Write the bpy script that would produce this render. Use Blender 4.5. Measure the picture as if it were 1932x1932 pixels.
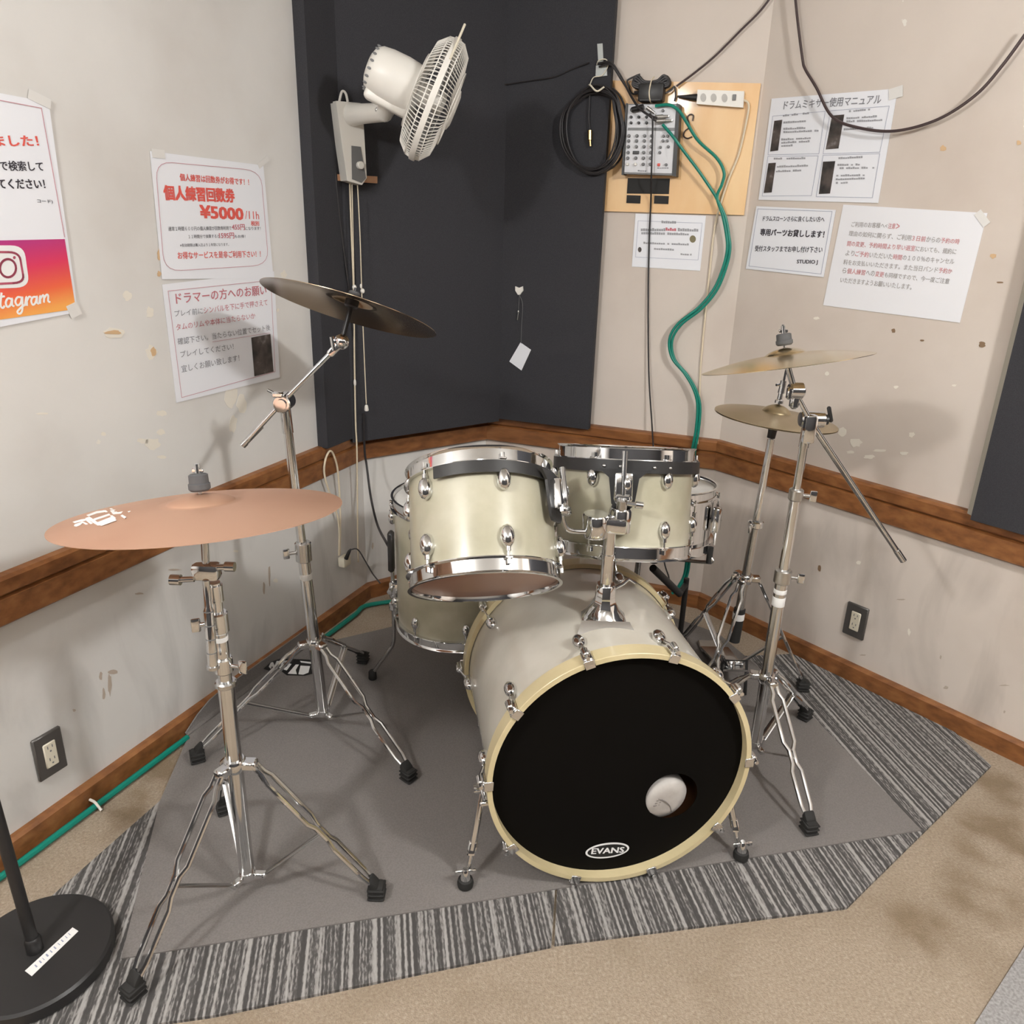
import bpy, bmesh, math, random
from mathutils import Vector as V, Matrix
random.seed(7)
SC = bpy.context.scene
for o in list(bpy.data.objects): bpy.data.objects.remove(o)
R_ = math.radians
# ------------------------------------------------------------------ camera
CAM_H, FPX, CYP = 1.4883, 1460.8, 930.0
PITCH, ROLL = 0.345449, 0.0303225
cam = bpy.data.cameras.new('camera'); camo = bpy.data.objects.new('camera', cam)
SC.collection.objects.link(camo); SC.camera = camo
cp, sp, cr, sr = math.cos(PITCH), math.sin(PITCH), math.cos(ROLL), math.sin(ROLL)
# rows: camera x (right), y (down), z (forward) in world axes
_A = Matrix(((1, 0, 0), (0, -sp, -cp), (0, cp, -sp)))
MC = Matrix(((cr, -sr, 0), (sr, cr, 0), (0, 0, 1))) @ _A
rx, ry, rz = MC[0], MC[1], MC[2]
camo.matrix_world = Matrix(((rx[0], -ry[0], -rz[0], 0), (rx[1], -ry[1], -rz[1], 0), (rx[2], -ry[2], -rz[2], CAM_H), (0, 0, 0, 1)))
cam.sensor_width = 36; cam.lens = FPX / 1932 * 36; cam.shift_y = (CYP - 966) / 1932; cam.clip_start = 0.05
CAMP = V((0, 0, CAM_H))
# ------------------------------------------------------------------ world, lights, exposure
w = bpy.data.worlds.new('world'); SC.world = w; w.use_nodes = True
w.node_tree.nodes['Background'].inputs[0].default_value = (0.9, 0.88, 0.85, 1)
w.node_tree.nodes['Background'].inputs[1].default_value = 0.05
SC.view_settings.view_transform = 'Standard'; SC.view_settings.look = 'None'
SC.view_settings.gamma = 1; SC.view_settings.use_curve_mapping = False
SC.view_settings.exposure = 0.06
def lamp(name, loc, radius, power, col):
    l = bpy.data.lights.new(name, 'POINT'); l.shadow_soft_size = radius; l.energy = power; l.color = col
    o = bpy.data.objects.new(name, l); SC.collection.objects.link(o); o.location = loc
    return o
LC = (0.985, 0.985, 0.98)
lamp('ceiling_and_fill_lamp', (1.45, 0.2, 2.30), 0.085, 104, LC)
lamp('ceiling_and_fill_lamp', (-1.25, -0.15, 2.30), 0.085, 92, LC)
lamp('ceiling_and_fill_lamp', (0.1, -0.7, 2.30), 0.12, 17, LC)  # weak fill lamp without a fixture, added to lighten the shadows
# ------------------------------------------------------------------ pixel rays (frame 1932)
def ray(x, y):
    d = V(((x - 966) / FPX, (y - CYP) / FPX, 1.0)); return MC.transposed() @ d
def atz(x, y, z=0.0):
    d = ray(x, y); return CAMP + d * ((z - CAM_H) / d.z)
def atY(x, y, Y):
    d = ray(x, y); return CAMP + d * (Y / d.y)
def atD(x, y, D): return CAMP + ray(x, y) * D
class Plane:
    def __init__(s, p, n): s.p = V(p); s.n = V(n).normalized()      # n points into the room
    def at(s, x, y, off=0.0):
        d = ray(x, y); q = s.p + s.n * off; return CAMP + d * ((q - CAMP).dot(s.n) / d.dot(s.n))
# trim lines of the four walls (front of skirting); the plaster lies 2 cm behind
cL, cC, cR = V((-.561, 2.814, 0)), V((-.114, 3.137, 0)), V((.766, 2.814, 0))
nL, nR = V((.919, -.393, 0)).normalized(), V((-.770, -.638, 0)).normalized()
dL, dR = V((-nL.y * -1, nL.x, 0)), V((-nR.y, nR.x, 0))
dL = V((-.393, -.919, 0)).normalized(); dR = V((.638, -.770, 0)).normalized()
def inn(a, b):
    d = (b - a).normalized(); return V((d.y, -d.x, 0))
nBL, nBR = inn(cL, cC), inn(cC, cR)
WT = 0.02
PL, PBL, PBR, PR = Plane(cL - nL * WT, nL), Plane(cL - nBL * WT, nBL), Plane(cC - nBR * WT, nBR), Plane(cR - nR * WT, nR)
# ------------------------------------------------------------------ materials
def mat(name, col, rough=0.5, metal=0.0, coat=0.0, spec=None):
    m = bpy.data.materials.new(name); m.use_nodes = True
    b = m.node_tree.nodes['Principled BSDF']
    b.inputs['Base Color'].default_value = (*col, 1); b.inputs['Roughness'].default_value = rough
    b.inputs['Metallic'].default_value = metal; b.inputs['Coat Weight'].default_value = coat
    b.inputs['Coat Roughness'].default_value = 0.08
    if spec is not None: b.inputs['Specular IOR Level'].default_value = spec
    return m
def N(m, t, **kw):
    n = m.node_tree.nodes.new(t)
    for k, v in kw.items(): setattr(n, k, v)
    return n
def L(m, a, b): m.node_tree.links.new(a, b)
def srgb(r, g, b):
    f = lambda c: (c / 255 / 12.92) if c / 255 <= .04045 else ((c / 255 + .055) / 1.055) ** 2.4
    return (f(r), f(g), f(b))
def noisy(name, stops, scale, rough=0.6, detail=6, metal=0, bump=0.0, bscale=None, stretch=(1, 1, 1), coat=0.0, bdist=0.01, rot=(0, 0, 0)):
    m = mat(name, stops[0][1], rough, metal, coat); b = m.node_tree.nodes['Principled BSDF']
    tc = N(m, 'ShaderNodeTexCoord'); mp = N(m, 'ShaderNodeMapping'); mp.inputs['Scale'].default_value = stretch; mp.inputs['Rotation'].default_value = rot
    L(m, tc.outputs['Object'], mp.inputs[0])
    no = N(m, 'ShaderNodeTexNoise'); no.inputs['Scale'].default_value = scale; no.inputs['Detail'].default_value = detail
    L(m, mp.outputs[0], no.inputs[0])
    cr_ = N(m, 'ShaderNodeValToRGB'); e = cr_.color_ramp.elements
    e[0].position = stops[0][0]; e[0].color = (*stops[0][1], 1); e[1].position = stops[-1][0]; e[1].color = (*stops[-1][1], 1)
    for p, c in stops[1:-1]:
        q = e.new(p); q.color = (*c, 1)
    L(m, no.outputs[0], cr_.inputs[0]); L(m, cr_.outputs[0], b.inputs['Base Color'])
    if bump:
        n2 = N(m, 'ShaderNodeTexNoise'); n2.inputs['Scale'].default_value = bscale or scale; n2.inputs['Detail'].default_value = 4
        L(m, mp.outputs[0], n2.inputs[0])
        bp = N(m, 'ShaderNodeBump'); bp.inputs['Strength'].default_value = bump; bp.inputs['Distance'].default_value = bdist
        L(m, n2.outputs[0], bp.inputs['Height']); L(m, bp.outputs[0], b.inputs['Normal'])
    return m
def wallmat(name, base, dirt):
    m = noisy(name, [(0.3, dirt), (0.5, base), (0.75, tuple(min(1, c * 1.08) for c in base))], 2.2, 0.7, 8, bump=0.15, bscale=26, bdist=0.004)
    t = m.node_tree; b = t.nodes['Principled BSDF']; src = b.inputs['Base Color'].links[0].from_socket
    tc = N(m, 'ShaderNodeTexCoord')
    # scuffed, dirtier plaster below the rail with vertical runs
    sx = N(m, 'ShaderNodeSeparateXYZ'); L(m, tc.outputs['Object'], sx.inputs[0])
    mr = N(m, 'ShaderNodeMapRange'); mr.inputs[1].default_value = 0.50; mr.inputs[2].default_value = 0.62; mr.inputs[3].default_value = 1; mr.inputs[4].default_value = 0
    L(m, sx.outputs[2], mr.inputs[0])
    mp = N(m, 'ShaderNodeMapping'); mp.inputs['Scale'].default_value = (4, 4, 1.1); L(m, tc.outputs['Object'], mp.inputs[0])
    n1 = N(m, 'ShaderNodeTexNoise'); n1.inputs['Scale'].default_value = 2.0; n1.inputs['Detail'].default_value = 7; n1.inputs['Distortion'].default_value = 0.6; L(m, mp.outputs[0], n1.inputs[0])
    r1 = N(m, 'ShaderNodeMapRange'); r1.inputs[1].default_value = 0.47; r1.inputs[2].default_value = 0.72; L(m, n1.outputs[0], r1.inputs[0])
    mu = N(m, 'ShaderNodeMath', operation='MULTIPLY'); L(m, mr.outputs[0], mu.inputs[0]); L(m, r1.outputs[0], mu.inputs[1])
    mu2 = N(m, 'ShaderNodeMath', operation='MULTIPLY'); mu2.inputs[1].default_value = 0.38; L(m, mu.outputs[0], mu2.inputs[0])
    mx = N(m, 'ShaderNodeMix', data_type='RGBA'); L(m, mu2.outputs[0], mx.inputs[0]); L(m, src, mx.inputs[6]); mx.inputs[7].default_value = (*[c * 0.42 for c in dirt], 1)
    # small pale knocks where paint came off
    vo = N(m, 'ShaderNodeTexNoise'); vo.inputs['Scale'].default_value = 13; vo.inputs['Detail'].default_value = 5; L(m, tc.outputs['Object'], vo.inputs[0])
    r2 = N(m, 'ShaderNodeMapRange'); r2.inputs[1].default_value = 0.735; r2.inputs[2].default_value = 0.75; L(m, vo.outputs[0], r2.inputs[0])
    mx2 = N(m, 'ShaderNodeMix', data_type='RGBA'); L(m, r2.outputs[0], mx2.inputs[0]); L(m, mx.outputs[2], mx2.inputs[6]); mx2.inputs[7].default_value = (.80, .76, .69, 1)
    L(m, mx2.outputs[2], b.inputs['Base Color'])
    return m
def woodmat(name, c0, c1, c2, rot, rough=0.45):
    m = noisy(name, [(0.3, c0), (0.5, c1), (0.72, c2)], 3.0, rough, 6, stretch=(1.0, 9, 14), rot=rot, coat=0.15)
    return m
M = {}
M['wall_left'] = wallmat('painted_plaster_left', (.71, .69, .66), (.63, .60, .565))
M['wall_right'] = wallmat('painted_plaster_right', (.65, .575, .51), (.58, .50, .435))
M['wall_dark'] = mat('dark_wall_cloth', (.05, .048, .05), .9)
M['ceiling'] = mat('white_ceiling', (.78, .76, .72), .8)
M['chrome'] = mat('chrome', (.74, .745, .75), .08, 1.0)
M['chrome_dull'] = mat('worn_chrome', (.58, .58, .58), .18, 1.0)
M['steel'] = mat('brushed_steel', (.60, .59, .57), .32, 1.0)
M['black_plastic'] = mat('black_plastic', (.018, .017, .017), .42)
M['black_rubber'] = mat('black_rubber', (.016, .015, .014), .75)
M['black_cable'] = mat('black_cable', (.02, .017, .018), .5)
M['brown_cable'] = mat('dark_brown_cable', (.055, .035, .035), .5)
M['green_cable'] = mat('green_cable', (.0, .20, .145), .45)
M['white_plastic'] = mat('white_plastic', (.80, .77, .71), .35)
M['grey_plastic'] = mat('grey_plastic', (.16, .16, .16), .4)
M['ivory'] = mat('ivory_plastic', (.78, .72, .58), .4)
M['white_cord'] = mat('ivory_cord', (.72, .62, .46), .5)
M['white_tape'] = mat('white_tape', (.85, .84, .82), .6)
M['felt'] = mat('grey_felt', (.085, .085, .088), .9)
M['paper'] = mat('laminated_paper', (.84, .85, .89), .35, spec=.35)
M['paper_plain'] = mat('plain_paper', (.82, .82, .85), .7)
M['ink_black'] = mat('black_ink', (.035, .03, .04), .6)
M['ink_grey'] = mat('grey_ink', (.22, .22, .24), .6)
M['ink_print'] = mat('soft_grey_ink', (.36, .36, .38), .7)
M['ink_red'] = mat('red_ink', (.74, .11, .085), .6)
M['ink_pink'] = mat('faded_red_ink', (.55, .16, .19), .6)
M['ink_line'] = mat('pink_line_ink', (.58, .30, .34), .6)
M['ink_blue'] = mat('grey_blue_line_ink', (.32, .34, .45), .6)
M['photo_dark'] = noisy('dark_printed_photo', [(.35, (.02, .018, .018)), (.6, (.10, .08, .07)), (.75, (.35, .32, .33))], 22, .4)
M['mark_white'] = mat('white_print', (.85, .85, .84), .5)
M['mark_black'] = mat('black_print', (.012, .012, .012), .45)
M['tape'] = mat('clear_tape', (.74, .72, .69), .3)
M['ring_white'] = mat('white_lettering', (.9, .9, .9), .5)
M['brass'] = mat('brass', (.60, .44, .20), .25, 1.0)
# soundproofing fabric
M['fabric'] = noisy('black_fabric', [(.35, (.024, .024, .029)), (.65, (.036, .035, .040))], 420, .85, 2, bump=.3, bscale=700, bdist=.002)
M['fabric_edge'] = mat('grey_panel_edge', (.40, .37, .31), .7)
# floor carpet with stains
STAINS = [(tuple(atz(x, y)), r) for x, y, r in ((225, 1530, .13), (330, 1455, .16), (300, 1490, .12), (1905, 1480, .16), (1900, 1600, .22), (1850, 1680, .15), (1740, 1760, .12), (20, 1670, .06))]
def carpet():
    m = noisy('beige_carpet', [(.3, (.29, .225, .165)), (.6, (.39, .315, .235)), (.75, (.46, .385, .30))], 160, .95, 4, bump=.6, bscale=330, bdist=.006)
    b = m.node_tree.nodes['Principled BSDF']; src = b.inputs['Base Color'].links[0].from_socket
    tc = N(m, 'ShaderNodeTexCoord'); n1 = N(m, 'ShaderNodeTexNoise'); n1.inputs['Scale'].default_value = 3.4; n1.inputs['Detail'].default_value = 6; n1.inputs['Distortion'].default_value = .5
    L(m, tc.outputs['Object'], n1.inputs[0])
    r = N(m, 'ShaderNodeMapRange'); r.inputs[1].default_value = .47; r.inputs[2].default_value = .66; r.inputs[4].default_value = .40; L(m, n1.outputs[0], r.inputs[0])
    prev = None
    for c, rad in STAINS:
        vd = N(m, 'ShaderNodeVectorMath', operation='DISTANCE'); L(m, tc.outputs['Object'], vd.inputs[0]); vd.inputs[1].default_value = c
        q = N(m, 'ShaderNodeMapRange'); q.inputs[1].default_value = rad; q.inputs[2].default_value = rad * .45; L(m, vd.outputs['Value'], q.inputs[0])
        if prev is None: prev = q.outputs[0]
        else:
            x_ = N(m, 'ShaderNodeMath', operation='MAXIMUM'); L(m, prev, x_.inputs[0]); L(m, q.outputs[0], x_.inputs[1]); prev = x_.outputs[0]
    n3 = N(m, 'ShaderNodeTexNoise'); n3.inputs['Scale'].default_value = 7; n3.inputs['Detail'].default_value = 6; L(m, tc.outputs['Object'], n3.inputs[0])
    r3 = N(m, 'ShaderNodeMapRange'); r3.inputs[1].default_value = .40; r3.inputs[2].default_value = .62; L(m, n3.outputs[0], r3.inputs[0])
    k3 = N(m, 'ShaderNodeMath', operation='MULTIPLY'); L(m, prev, k3.inputs[0]); L(m, r3.outputs[0], k3.inputs[1])
    k4 = N(m, 'ShaderNodeMath', operation='MAXIMUM'); L(m, k3.outputs[0], k4.inputs[0]); L(m, r.outputs[0], k4.inputs[1])
    k5 = N(m, 'ShaderNodeMath', operation='MULTIPLY'); k5.inputs[1].default_value = .72; L(m, k4.outputs[0], k5.inputs[0])
    mx = N(m, 'ShaderNodeMix', data_type='RGBA'); L(m, k5.outputs[0], mx.inputs[0]); L(m, src, mx.inputs[6]); mx.inputs[7].default_value = (.17, .115, .06, 1)
    L(m, mx.outputs[2], b.inputs['Base Color']); return m
M['carpet'] = carpet()
YD = -.174       # direction of the drum set (and of the carpet ribs) about z
def ribbed():
    m = mat('striped_carpet', (.2, .2, .2), .95); b = m.node_tree.nodes['Principled BSDF']
    tc = N(m, 'ShaderNodeTexCoord'); mp = N(m, 'ShaderNodeMapping'); mp.inputs['Rotation'].default_value = (0, 0, YD); L(m, tc.outputs['Object'], mp.inputs[0])
    sx = N(m, 'ShaderNodeSeparateXYZ'); L(m, mp.outputs[0], sx.inputs[0])
    # ragged ribs: stretched noise across the ribs
    m2 = N(m, 'ShaderNodeMapping'); m2.inputs['Scale'].default_value = (80, .10, 1); L(m, mp.outputs[0], m2.inputs[0])
    n1 = N(m, 'ShaderNodeTexNoise'); n1.inputs['Scale'].default_value = 1; n1.inputs['Detail'].default_value = 1.2; n1.inputs['Roughness'].default_value = .8; L(m, m2.outputs[0], n1.inputs[0])
    m3 = N(m, 'ShaderNodeMapping'); m3.inputs['Scale'].default_value = (260, 60, 1); L(m, mp.outputs[0], m3.inputs[0])
    n2 = N(m, 'ShaderNodeTexNoise'); n2.inputs['Scale'].default_value = 1; n2.inputs['Detail'].default_value = 3; L(m, m3.outputs[0], n2.inputs[0])
    ad = N(m, 'ShaderNodeMath', operation='MULTIPLY_ADD'); ad.inputs[1].default_value = .34; L(m, n2.outputs[0], ad.inputs[0]); L(m, n1.outputs[0], ad.inputs[2])
    cr_ = N(m, 'ShaderNodeValToRGB'); e = cr_.color_ramp.elements
    e[0].position = .58; e[0].color = (.055, .051, .049, 1); e[1].position = .80; e[1].color = (.34, .325, .31, 1)
    q = e.new(.66); q.color = (.085, .080, .076, 1); q = e.new(.70); q.color = (.22, .207, .198, 1)
    L(m, ad.outputs[0], cr_.inputs[0]); L(m, cr_.outputs[0], b.inputs['Base Color'])
    bp = N(m, 'ShaderNodeBump'); bp.inputs['Strength'].default_value = .6; bp.inputs['Distance'].default_value = .004; L(m, ad.outputs[0], bp.inputs['Height']); L(m, bp.outputs[0], b.inputs['Normal'])
    return m
M['ribbed'] = ribbed()
M['mat_grey'] = noisy('grey_drum_mat', [(.35, (.160, .146, .136)), (.65, (.195, .178, .167))], 260, .8, 3, bump=.25, bscale=420, bdist=.002)
M['rug_grey'] = noisy('pale_grey_rug', [(.35, (.22, .21, .205)), (.65, (.34, .325, .32))], 170, .95, 3)
M['wrap'] = noisy('cream_pearl_wrap', [(.3, (.36, .335, .24)), (.5, (.44, .41, .305)), (.7, (.52, .49, .385))], 9, .28, 7, coat=.35)
M['wrap_bass'] = noisy('grey_cream_pearl_wrap', [(.3, (.52, .485, .415)), (.5, (.61, .575, .50)), (.7, (.69, .655, .58))], 5, .22, 5, coat=.5)
M['hoop'] = noisy('cream_lacquered_hoop', [(.3, (.56, .47, .27)), (.7, (.66, .56, .34))], 12, .3, 5, coat=.3)
M['head_black'] = mat('black_drum_head', (.004, .0035, .003), .6, spec=.06)
M['head_clear'] = mat('amber_drum_head', (.36, .20, .14), .3)
M['head_white'] = noisy('coated_white_head', [(.4, (.62, .60, .57)), (.6, (.78, .77, .74))], 6, .6)
M['shell_inside'] = mat('bare_brown_wood', (.20, .085, .035), .6)
M['pillow'] = noisy('crumpled_pale_cloth', [(.35, (.40, .37, .345)), (.65, (.56, .53, .50))], 14, .9, 4, bump=.5, bscale=30, bdist=.004)
M['seam'] = mat('grey_seam', (.22, .20, .19), .9)
M['bronze'] = noisy('rose_bronze', [(.4, (.56, .33, .225)), (.6, (.62, .385, .27))], 3, .5, 3, metal=.6)
M['bronze_dark'] = noisy('dark_bronze', [(.4, (.34, .25, .16)), (.6, (.40, .30, .20))], 4, .2, 3, metal=1)
M['bronze_gold'] = noisy('pale_gold_bronze', [(.4, (.66, .52, .31)), (.6, (.74, .60, .38))], 4, .24, 3, metal=1)
M['bronze_olive'] = noisy('tarnished_bronze', [(.4, (.40, .32, .19)), (.6, (.48, .39, .25))], 5, .34, 3, metal=.9)
M['plywood'] = noisy('plywood_board', [(.3, (.72, .41, .17)), (.5, (.80, .50, .235)), (.72, (.86, .60, .32))], 3, .4, 7, stretch=(2, 2, .6), coat=.1)
ang = lambda d: math.atan2(d.y, d.x)
def rail_mat(nm, d): return woodmat(nm, (.15, .052, .014), (.23, .088, .026), (.31, .13, .042), (0, 0, -ang(d)))
RM = [rail_mat('rail_wood_%s' % k, d) for k, d in (('a', dL), ('b', cC - cL), ('c', cR - cC), ('d', dR))]
M['batten'] = woodmat('pine_batten', (.40, .19, .09), (.48, .25, .13), (.55, .31, .17), (0, 0, 0))
# ------------------------------------------------------------------ mesh helpers
X, Y, Z = V((1, 0, 0)), V((0, 1, 0)), V((0, 0, 1))
def frame(n, ref=None):
    n = V(n).normalized(); r = V(ref) if ref is not None else (-Y if abs(n.y) < .9 else X)
    e0 = (r - n * r.dot(n)).normalized(); return e0, n.cross(e0), n
def tube(pts, r, n=10, closed=False, flat=1.0, up=None):
    pts = [V(p) for p in pts]; k = len(pts); rr = r if isinstance(r, (list, tuple)) else [r] * k
    vs, fs = [], []; prev = None
    for i in range(k):
        a = pts[(i - 1) % k] if (closed or i) else pts[i]; b = pts[(i + 1) % k] if (closed or i < k - 1) else pts[i]
        t = (b - a).normalized()
        if prev is None:
            ref = V(up) if up is not None else (Z if abs(t.z) < .9 else X)
            e = (ref - t * ref.dot(t)).normalized()
        else:
            e = prev - t * prev.dot(t)
            e = e.normalized() if e.length > 1e-6 else prev
        prev = e; g = t.cross(e)
        for j in range(n):
            q = 2 * math.pi * j / n; vs.append(pts[i] + (e * math.cos(q) * flat + g * math.sin(q)) * rr[i])
    for i in range(k if closed else k - 1):
        for j in range(n):
            a, b = i * n + j, i * n + (j + 1) % n; c, d = ((i + 1) % k) * n + (j + 1) % n, ((i + 1) % k) * n + j
            fs.append((a, b, c, d))
    if not closed:
        fs.append(tuple(range(n - 1, -1, -1))); fs.append(tuple(range((k - 1) * n, k * n)))
    return vs, fs
def smooth(pts, k=8, closed=False):
    pts = [V(p) for p in pts]; out = []; m = len(pts)
    rng = range(m) if closed else range(m - 1)
    for i in rng:
        p0 = pts[(i - 1) % m] if (closed or i > 0) else pts[0] * 2 - pts[1]
        p1, p2 = pts[i], pts[(i + 1) % m]
        p3 = pts[(i + 2) % m] if (closed or i < m - 2) else pts[-1] * 2 - pts[-2]
        for j in range(k):
            t = j / k
            out.append(.5 * ((2 * p1) + (p2 - p0) * t + (2 * p0 - 5 * p1 + 4 * p2 - p3) * t * t + (3 * p1 - p0 - 3 * p2 + p3) * t ** 3))
    if not closed: out.append(pts[-1])
    return out
def lathe(prof, o, axis, n=32, ref=None, a0=0, a1=2 * math.pi, closed_prof=False):
    e0, e1, ax = frame(axis, ref); o = V(o); vs, fs = [], []; full = abs(a1 - a0 - 2 * math.pi) < 1e-6
    st = n if full else n + 1; m = len(prof)
    for r, h in prof:
        for j in range(st):
            q = a0 + (a1 - a0) * j / n
            vs.append(o + ax * h + (e0 * math.cos(q) + e1 * math.sin(q)) * r)
    for i in range(m if closed_prof else m - 1):
        i2 = (i + 1) % m
        for j in range(n):
            j2 = (j + 1) % st if full else j + 1
            fs.append((i * st + j, i * st + j2, i2 * st + j2, i2 * st + j))
    if not full and closed_prof:
        fs.append(tuple(i * st for i in range(m))); fs.append(tuple(i * st + n for i in range(m - 1, -1, -1)))
    if full and not closed_prof:
        if prof[0][0] > 1e-6: fs.append(tuple(j for j in range(st - 1, -1, -1)))
        if prof[-1][0] > 1e-6: fs.append(tuple((m - 1) * st + j for j in range(st)))
    return vs, fs
def cyl(a, b, r, n=16, r2=None, bev=0.0):
    a, b = V(a), V(b); h = (b - a).length; r2 = r if r2 is None else r2; e = min(bev, h * .4, r * .4)
    p = [(r - e, 0), (r, e), (r2, h - e), (r2 - e, h)] if e > 0 else [(r, 0), (r2, h)]
    return lathe(p, a, b - a, n)
def box(c, d, ax=(X, Y, Z), bev=0.0, seg=1):
    bm = bmesh.new(); bmesh.ops.create_cube(bm, size=1)
    for v in bm.verts: v.co = V((v.co.x * d[0], v.co.y * d[1], v.co.z * d[2]))
    if bev > 0: bmesh.ops.bevel(bm, geom=bm.edges[:], offset=min(bev, min(d) * .45), segments=seg, affect='EDGES', profile=.5)
    bm.verts.ensure_lookup_table(); c = V(c)
    vs = [c + V(ax[0]) * v.co.x + V(ax[1]) * v.co.y + V(ax[2]) * v.co.z for v in bm.verts]
    fs = [tuple(v.index for v in f.verts) for f in bm.faces]; bm.free(); return vs, fs
def prism(poly, n, h):
    n = V(n).normalized(); a = [V(p) for p in poly]; k = len(a); vs = a + [p + n * h for p in a]
    ar = sum(((a[i] - a[0]).cross(a[(i + 1) % k] - a[0]) for i in range(k)), V((0, 0, 0)))
    fs = [tuple(range(k - 1, -1, -1)), tuple(range(k, 2 * k))] + [(i, (i + 1) % k, k + (i + 1) % k, k + i) for i in range(k)]
    if ar.dot(n) < 0: fs = [tuple(reversed(f)) for f in fs]
    return vs, fs
def ell(c, rad, ax=(X, Y, Z), n=14, m=8):
    c = V(c); vs, fs = [], []
    for i in range(m + 1):
        t = math.pi * i / m
        for j in range(n):
            q = 2 * math.pi * j / n
            vs.append(c + V(ax[0]) * rad[0] * math.sin(t) * math.cos(q) + V(ax[1]) * rad[1] * math.sin(t) * math.sin(q) + V(ax[2]) * rad[2] * math.cos(t))
    for i in range(m):
        for j in range(n): fs.append((i * n + j, (i + 1) * n + j, (i + 1) * n + (j + 1) % n, i * n + (j + 1) % n))
    return vs, fs
def wloc(o):
    p = V((0, 0, 0))
    while o is not None: p += o.location; o = o.parent
    return p
class MB:
    def __init__(s, *parts):
        s.v, s.f = [], []
        for p in parts: s.add(p)
    def add(s, vf):
        if isinstance(vf, MB): vf = (vf.v, vf.f)
        k = len(s.v); s.v += vf[0]; s.f += [tuple(i + k for i in f) for f in vf[1]]; return s
    def build(s, name, m, parent=None, sm=True, angle=38, loc=None):
        o0 = wloc(parent) if parent is not None else (V(loc) if loc is not None else V((0, 0, 0)))
        me = bpy.data.meshes.new(name); me.from_pydata([tuple(v - o0) for v in s.v], [], s.f)
        bm = bmesh.new(); bm.from_mesh(me); bmesh.ops.remove_doubles(bm, verts=bm.verts[:], dist=1e-6)
        bmesh.ops.recalc_face_normals(bm, faces=bm.faces[:]); bm.to_mesh(me); bm.free()
        if sm:
            me.shade_smooth(); me.set_sharp_from_angle(angle=R_(angle))
        me.materials.append(M[m] if isinstance(m, str) else m)
        o = bpy.data.objects.new(name, me); SC.collection.objects.link(o)
        if parent is not None: o.parent = parent
        elif loc is not None: o.location = loc
        return o
def tag(o, label, cat, group=None, kind=None):
    if label: o['label'] = label
    if cat: o['category'] = cat
    if group: o['group'] = group
    if kind: o['kind'] = kind
    return o
def thing(name, loc, label, cat, group=None):
    o = bpy.data.objects.new(name, None); SC.collection.objects.link(o); o.location = V(loc); o.empty_display_size = .05
    return tag(o, label, cat, group)
def part(name, m, parent, *geo, **kw): return MB(*geo).build(name, m, parent, **kw)
def single(name, m, label, cat, *geo, group=None, loc=None, **kw):
    g = MB(*geo)
    if loc is None:
        lo = V((sum(v.x for v in g.v), sum(v.y for v in g.v), 0)) / len(g.v); lo.z = min(v.z for v in g.v); loc = lo
    return tag(g.build(name, m, loc=loc, **kw), label, cat, group)
def struct(name, m, *geo, parent=None, **kw):
    o = MB(*geo).build(name, m, parent, sm=kw.get('sm', False)); o['kind'] = 'structure'; return o
def cable(name, m, label, pts, r, cat='cable', k=8, n=8, group=None): return single(name, m, label, cat, tube(smooth(pts, k), r, n), group=group)
# lettering that lies on a surface
def text_geo(s, p0, p1, n, hgt=None, bold=0.0):
    cu = bpy.data.curves.new('lettering', 'FONT'); cu.body = s; cu.resolution_u = 2; cu.size = 1
    ob = bpy.data.objects.new('lettering', cu); SC.collection.objects.link(ob)
    bpy.context.view_layer.update()
    me = bpy.data.meshes.new_from_object(ob.evaluated_get(bpy.context.evaluated_depsgraph_get()))
    vs = [v.co.copy() for v in me.vertices]; fs = [tuple(p.vertices) for p in me.polygons]
    bpy.data.objects.remove(ob); bpy.data.curves.remove(cu); bpy.data.meshes.remove(me)
    if not vs: return [], []
    x0, x1 = min(v.x for v in vs), max(v.x for v in vs); y0, y1 = min(v.y for v in vs), max(v.y for v in vs)
    p0, p1, n = V(p0), V(p1), V(n).normalized(); d = p1 - p0; wd = d.length; d.normalize(); u = n.cross(d)
    s_ = wd / (x1 - x0); sy = hgt / (y1 - y0) if hgt else s_
    if bold:
        k = len(vs); base_v, base_f = vs, fs; vs, fs = [], []
        for i, (dx, dy) in enumerate(((-1, -.6), (1, -.6), (1, .6), (-1, .6))):
            vs += [v + V((dx * bold, dy * bold, i)) for v in base_v]; fs += [tuple(q + i * k for q in f) for f in base_f]
    return [p0 + d * ((v.x - x0) * s_) + u * ((v.y - y0) * sy) + n * (v.z * .00006) for v in vs], fs
# ------------------------------------------------------------------ room shell
eL, eR = cL + dL * 5.4, cR + dR * 5.6
TR = [eL, cL, cC, cR, eR]
def offs(d):                                  # trim polyline moved d into the room
    ns = [nL, nBL, nBR, nR]; out = [TR[0] + ns[0] * d]
    for i in range(3):
        a, b = ns[i], ns[i + 1]; m_ = a + b; out.append(TR[i + 1] + m_ * (d * 2 / m_.length_squared))
    return out + [TR[4] + ns[3] * d]
CH = 2.45
W0, W1 = offs(-WT), offs(-WT - .10)
def slab(a, b, c, d, z0, z1): return prism([V((p.x, p.y, z0)) for p in (a, b, c, d)], Z, z1 - z0)
wl = struct('wall_left', 'wall_left', slab(W0[0], W0[1], W1[1], W1[0], 0, CH))
wbl = struct('wall_back_left', 'wall_left', slab(W0[1], W0[2], W1[2], W1[1], 0, CH))
wbr = struct('wall_back_right', 'wall_right', slab(W0[2], W0[3], W1[3], W1[2], 0, CH))
wr = struct('wall_right', 'wall_right', slab(W0[3], W0[4], W1[4], W1[3], 0, CH))
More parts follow.
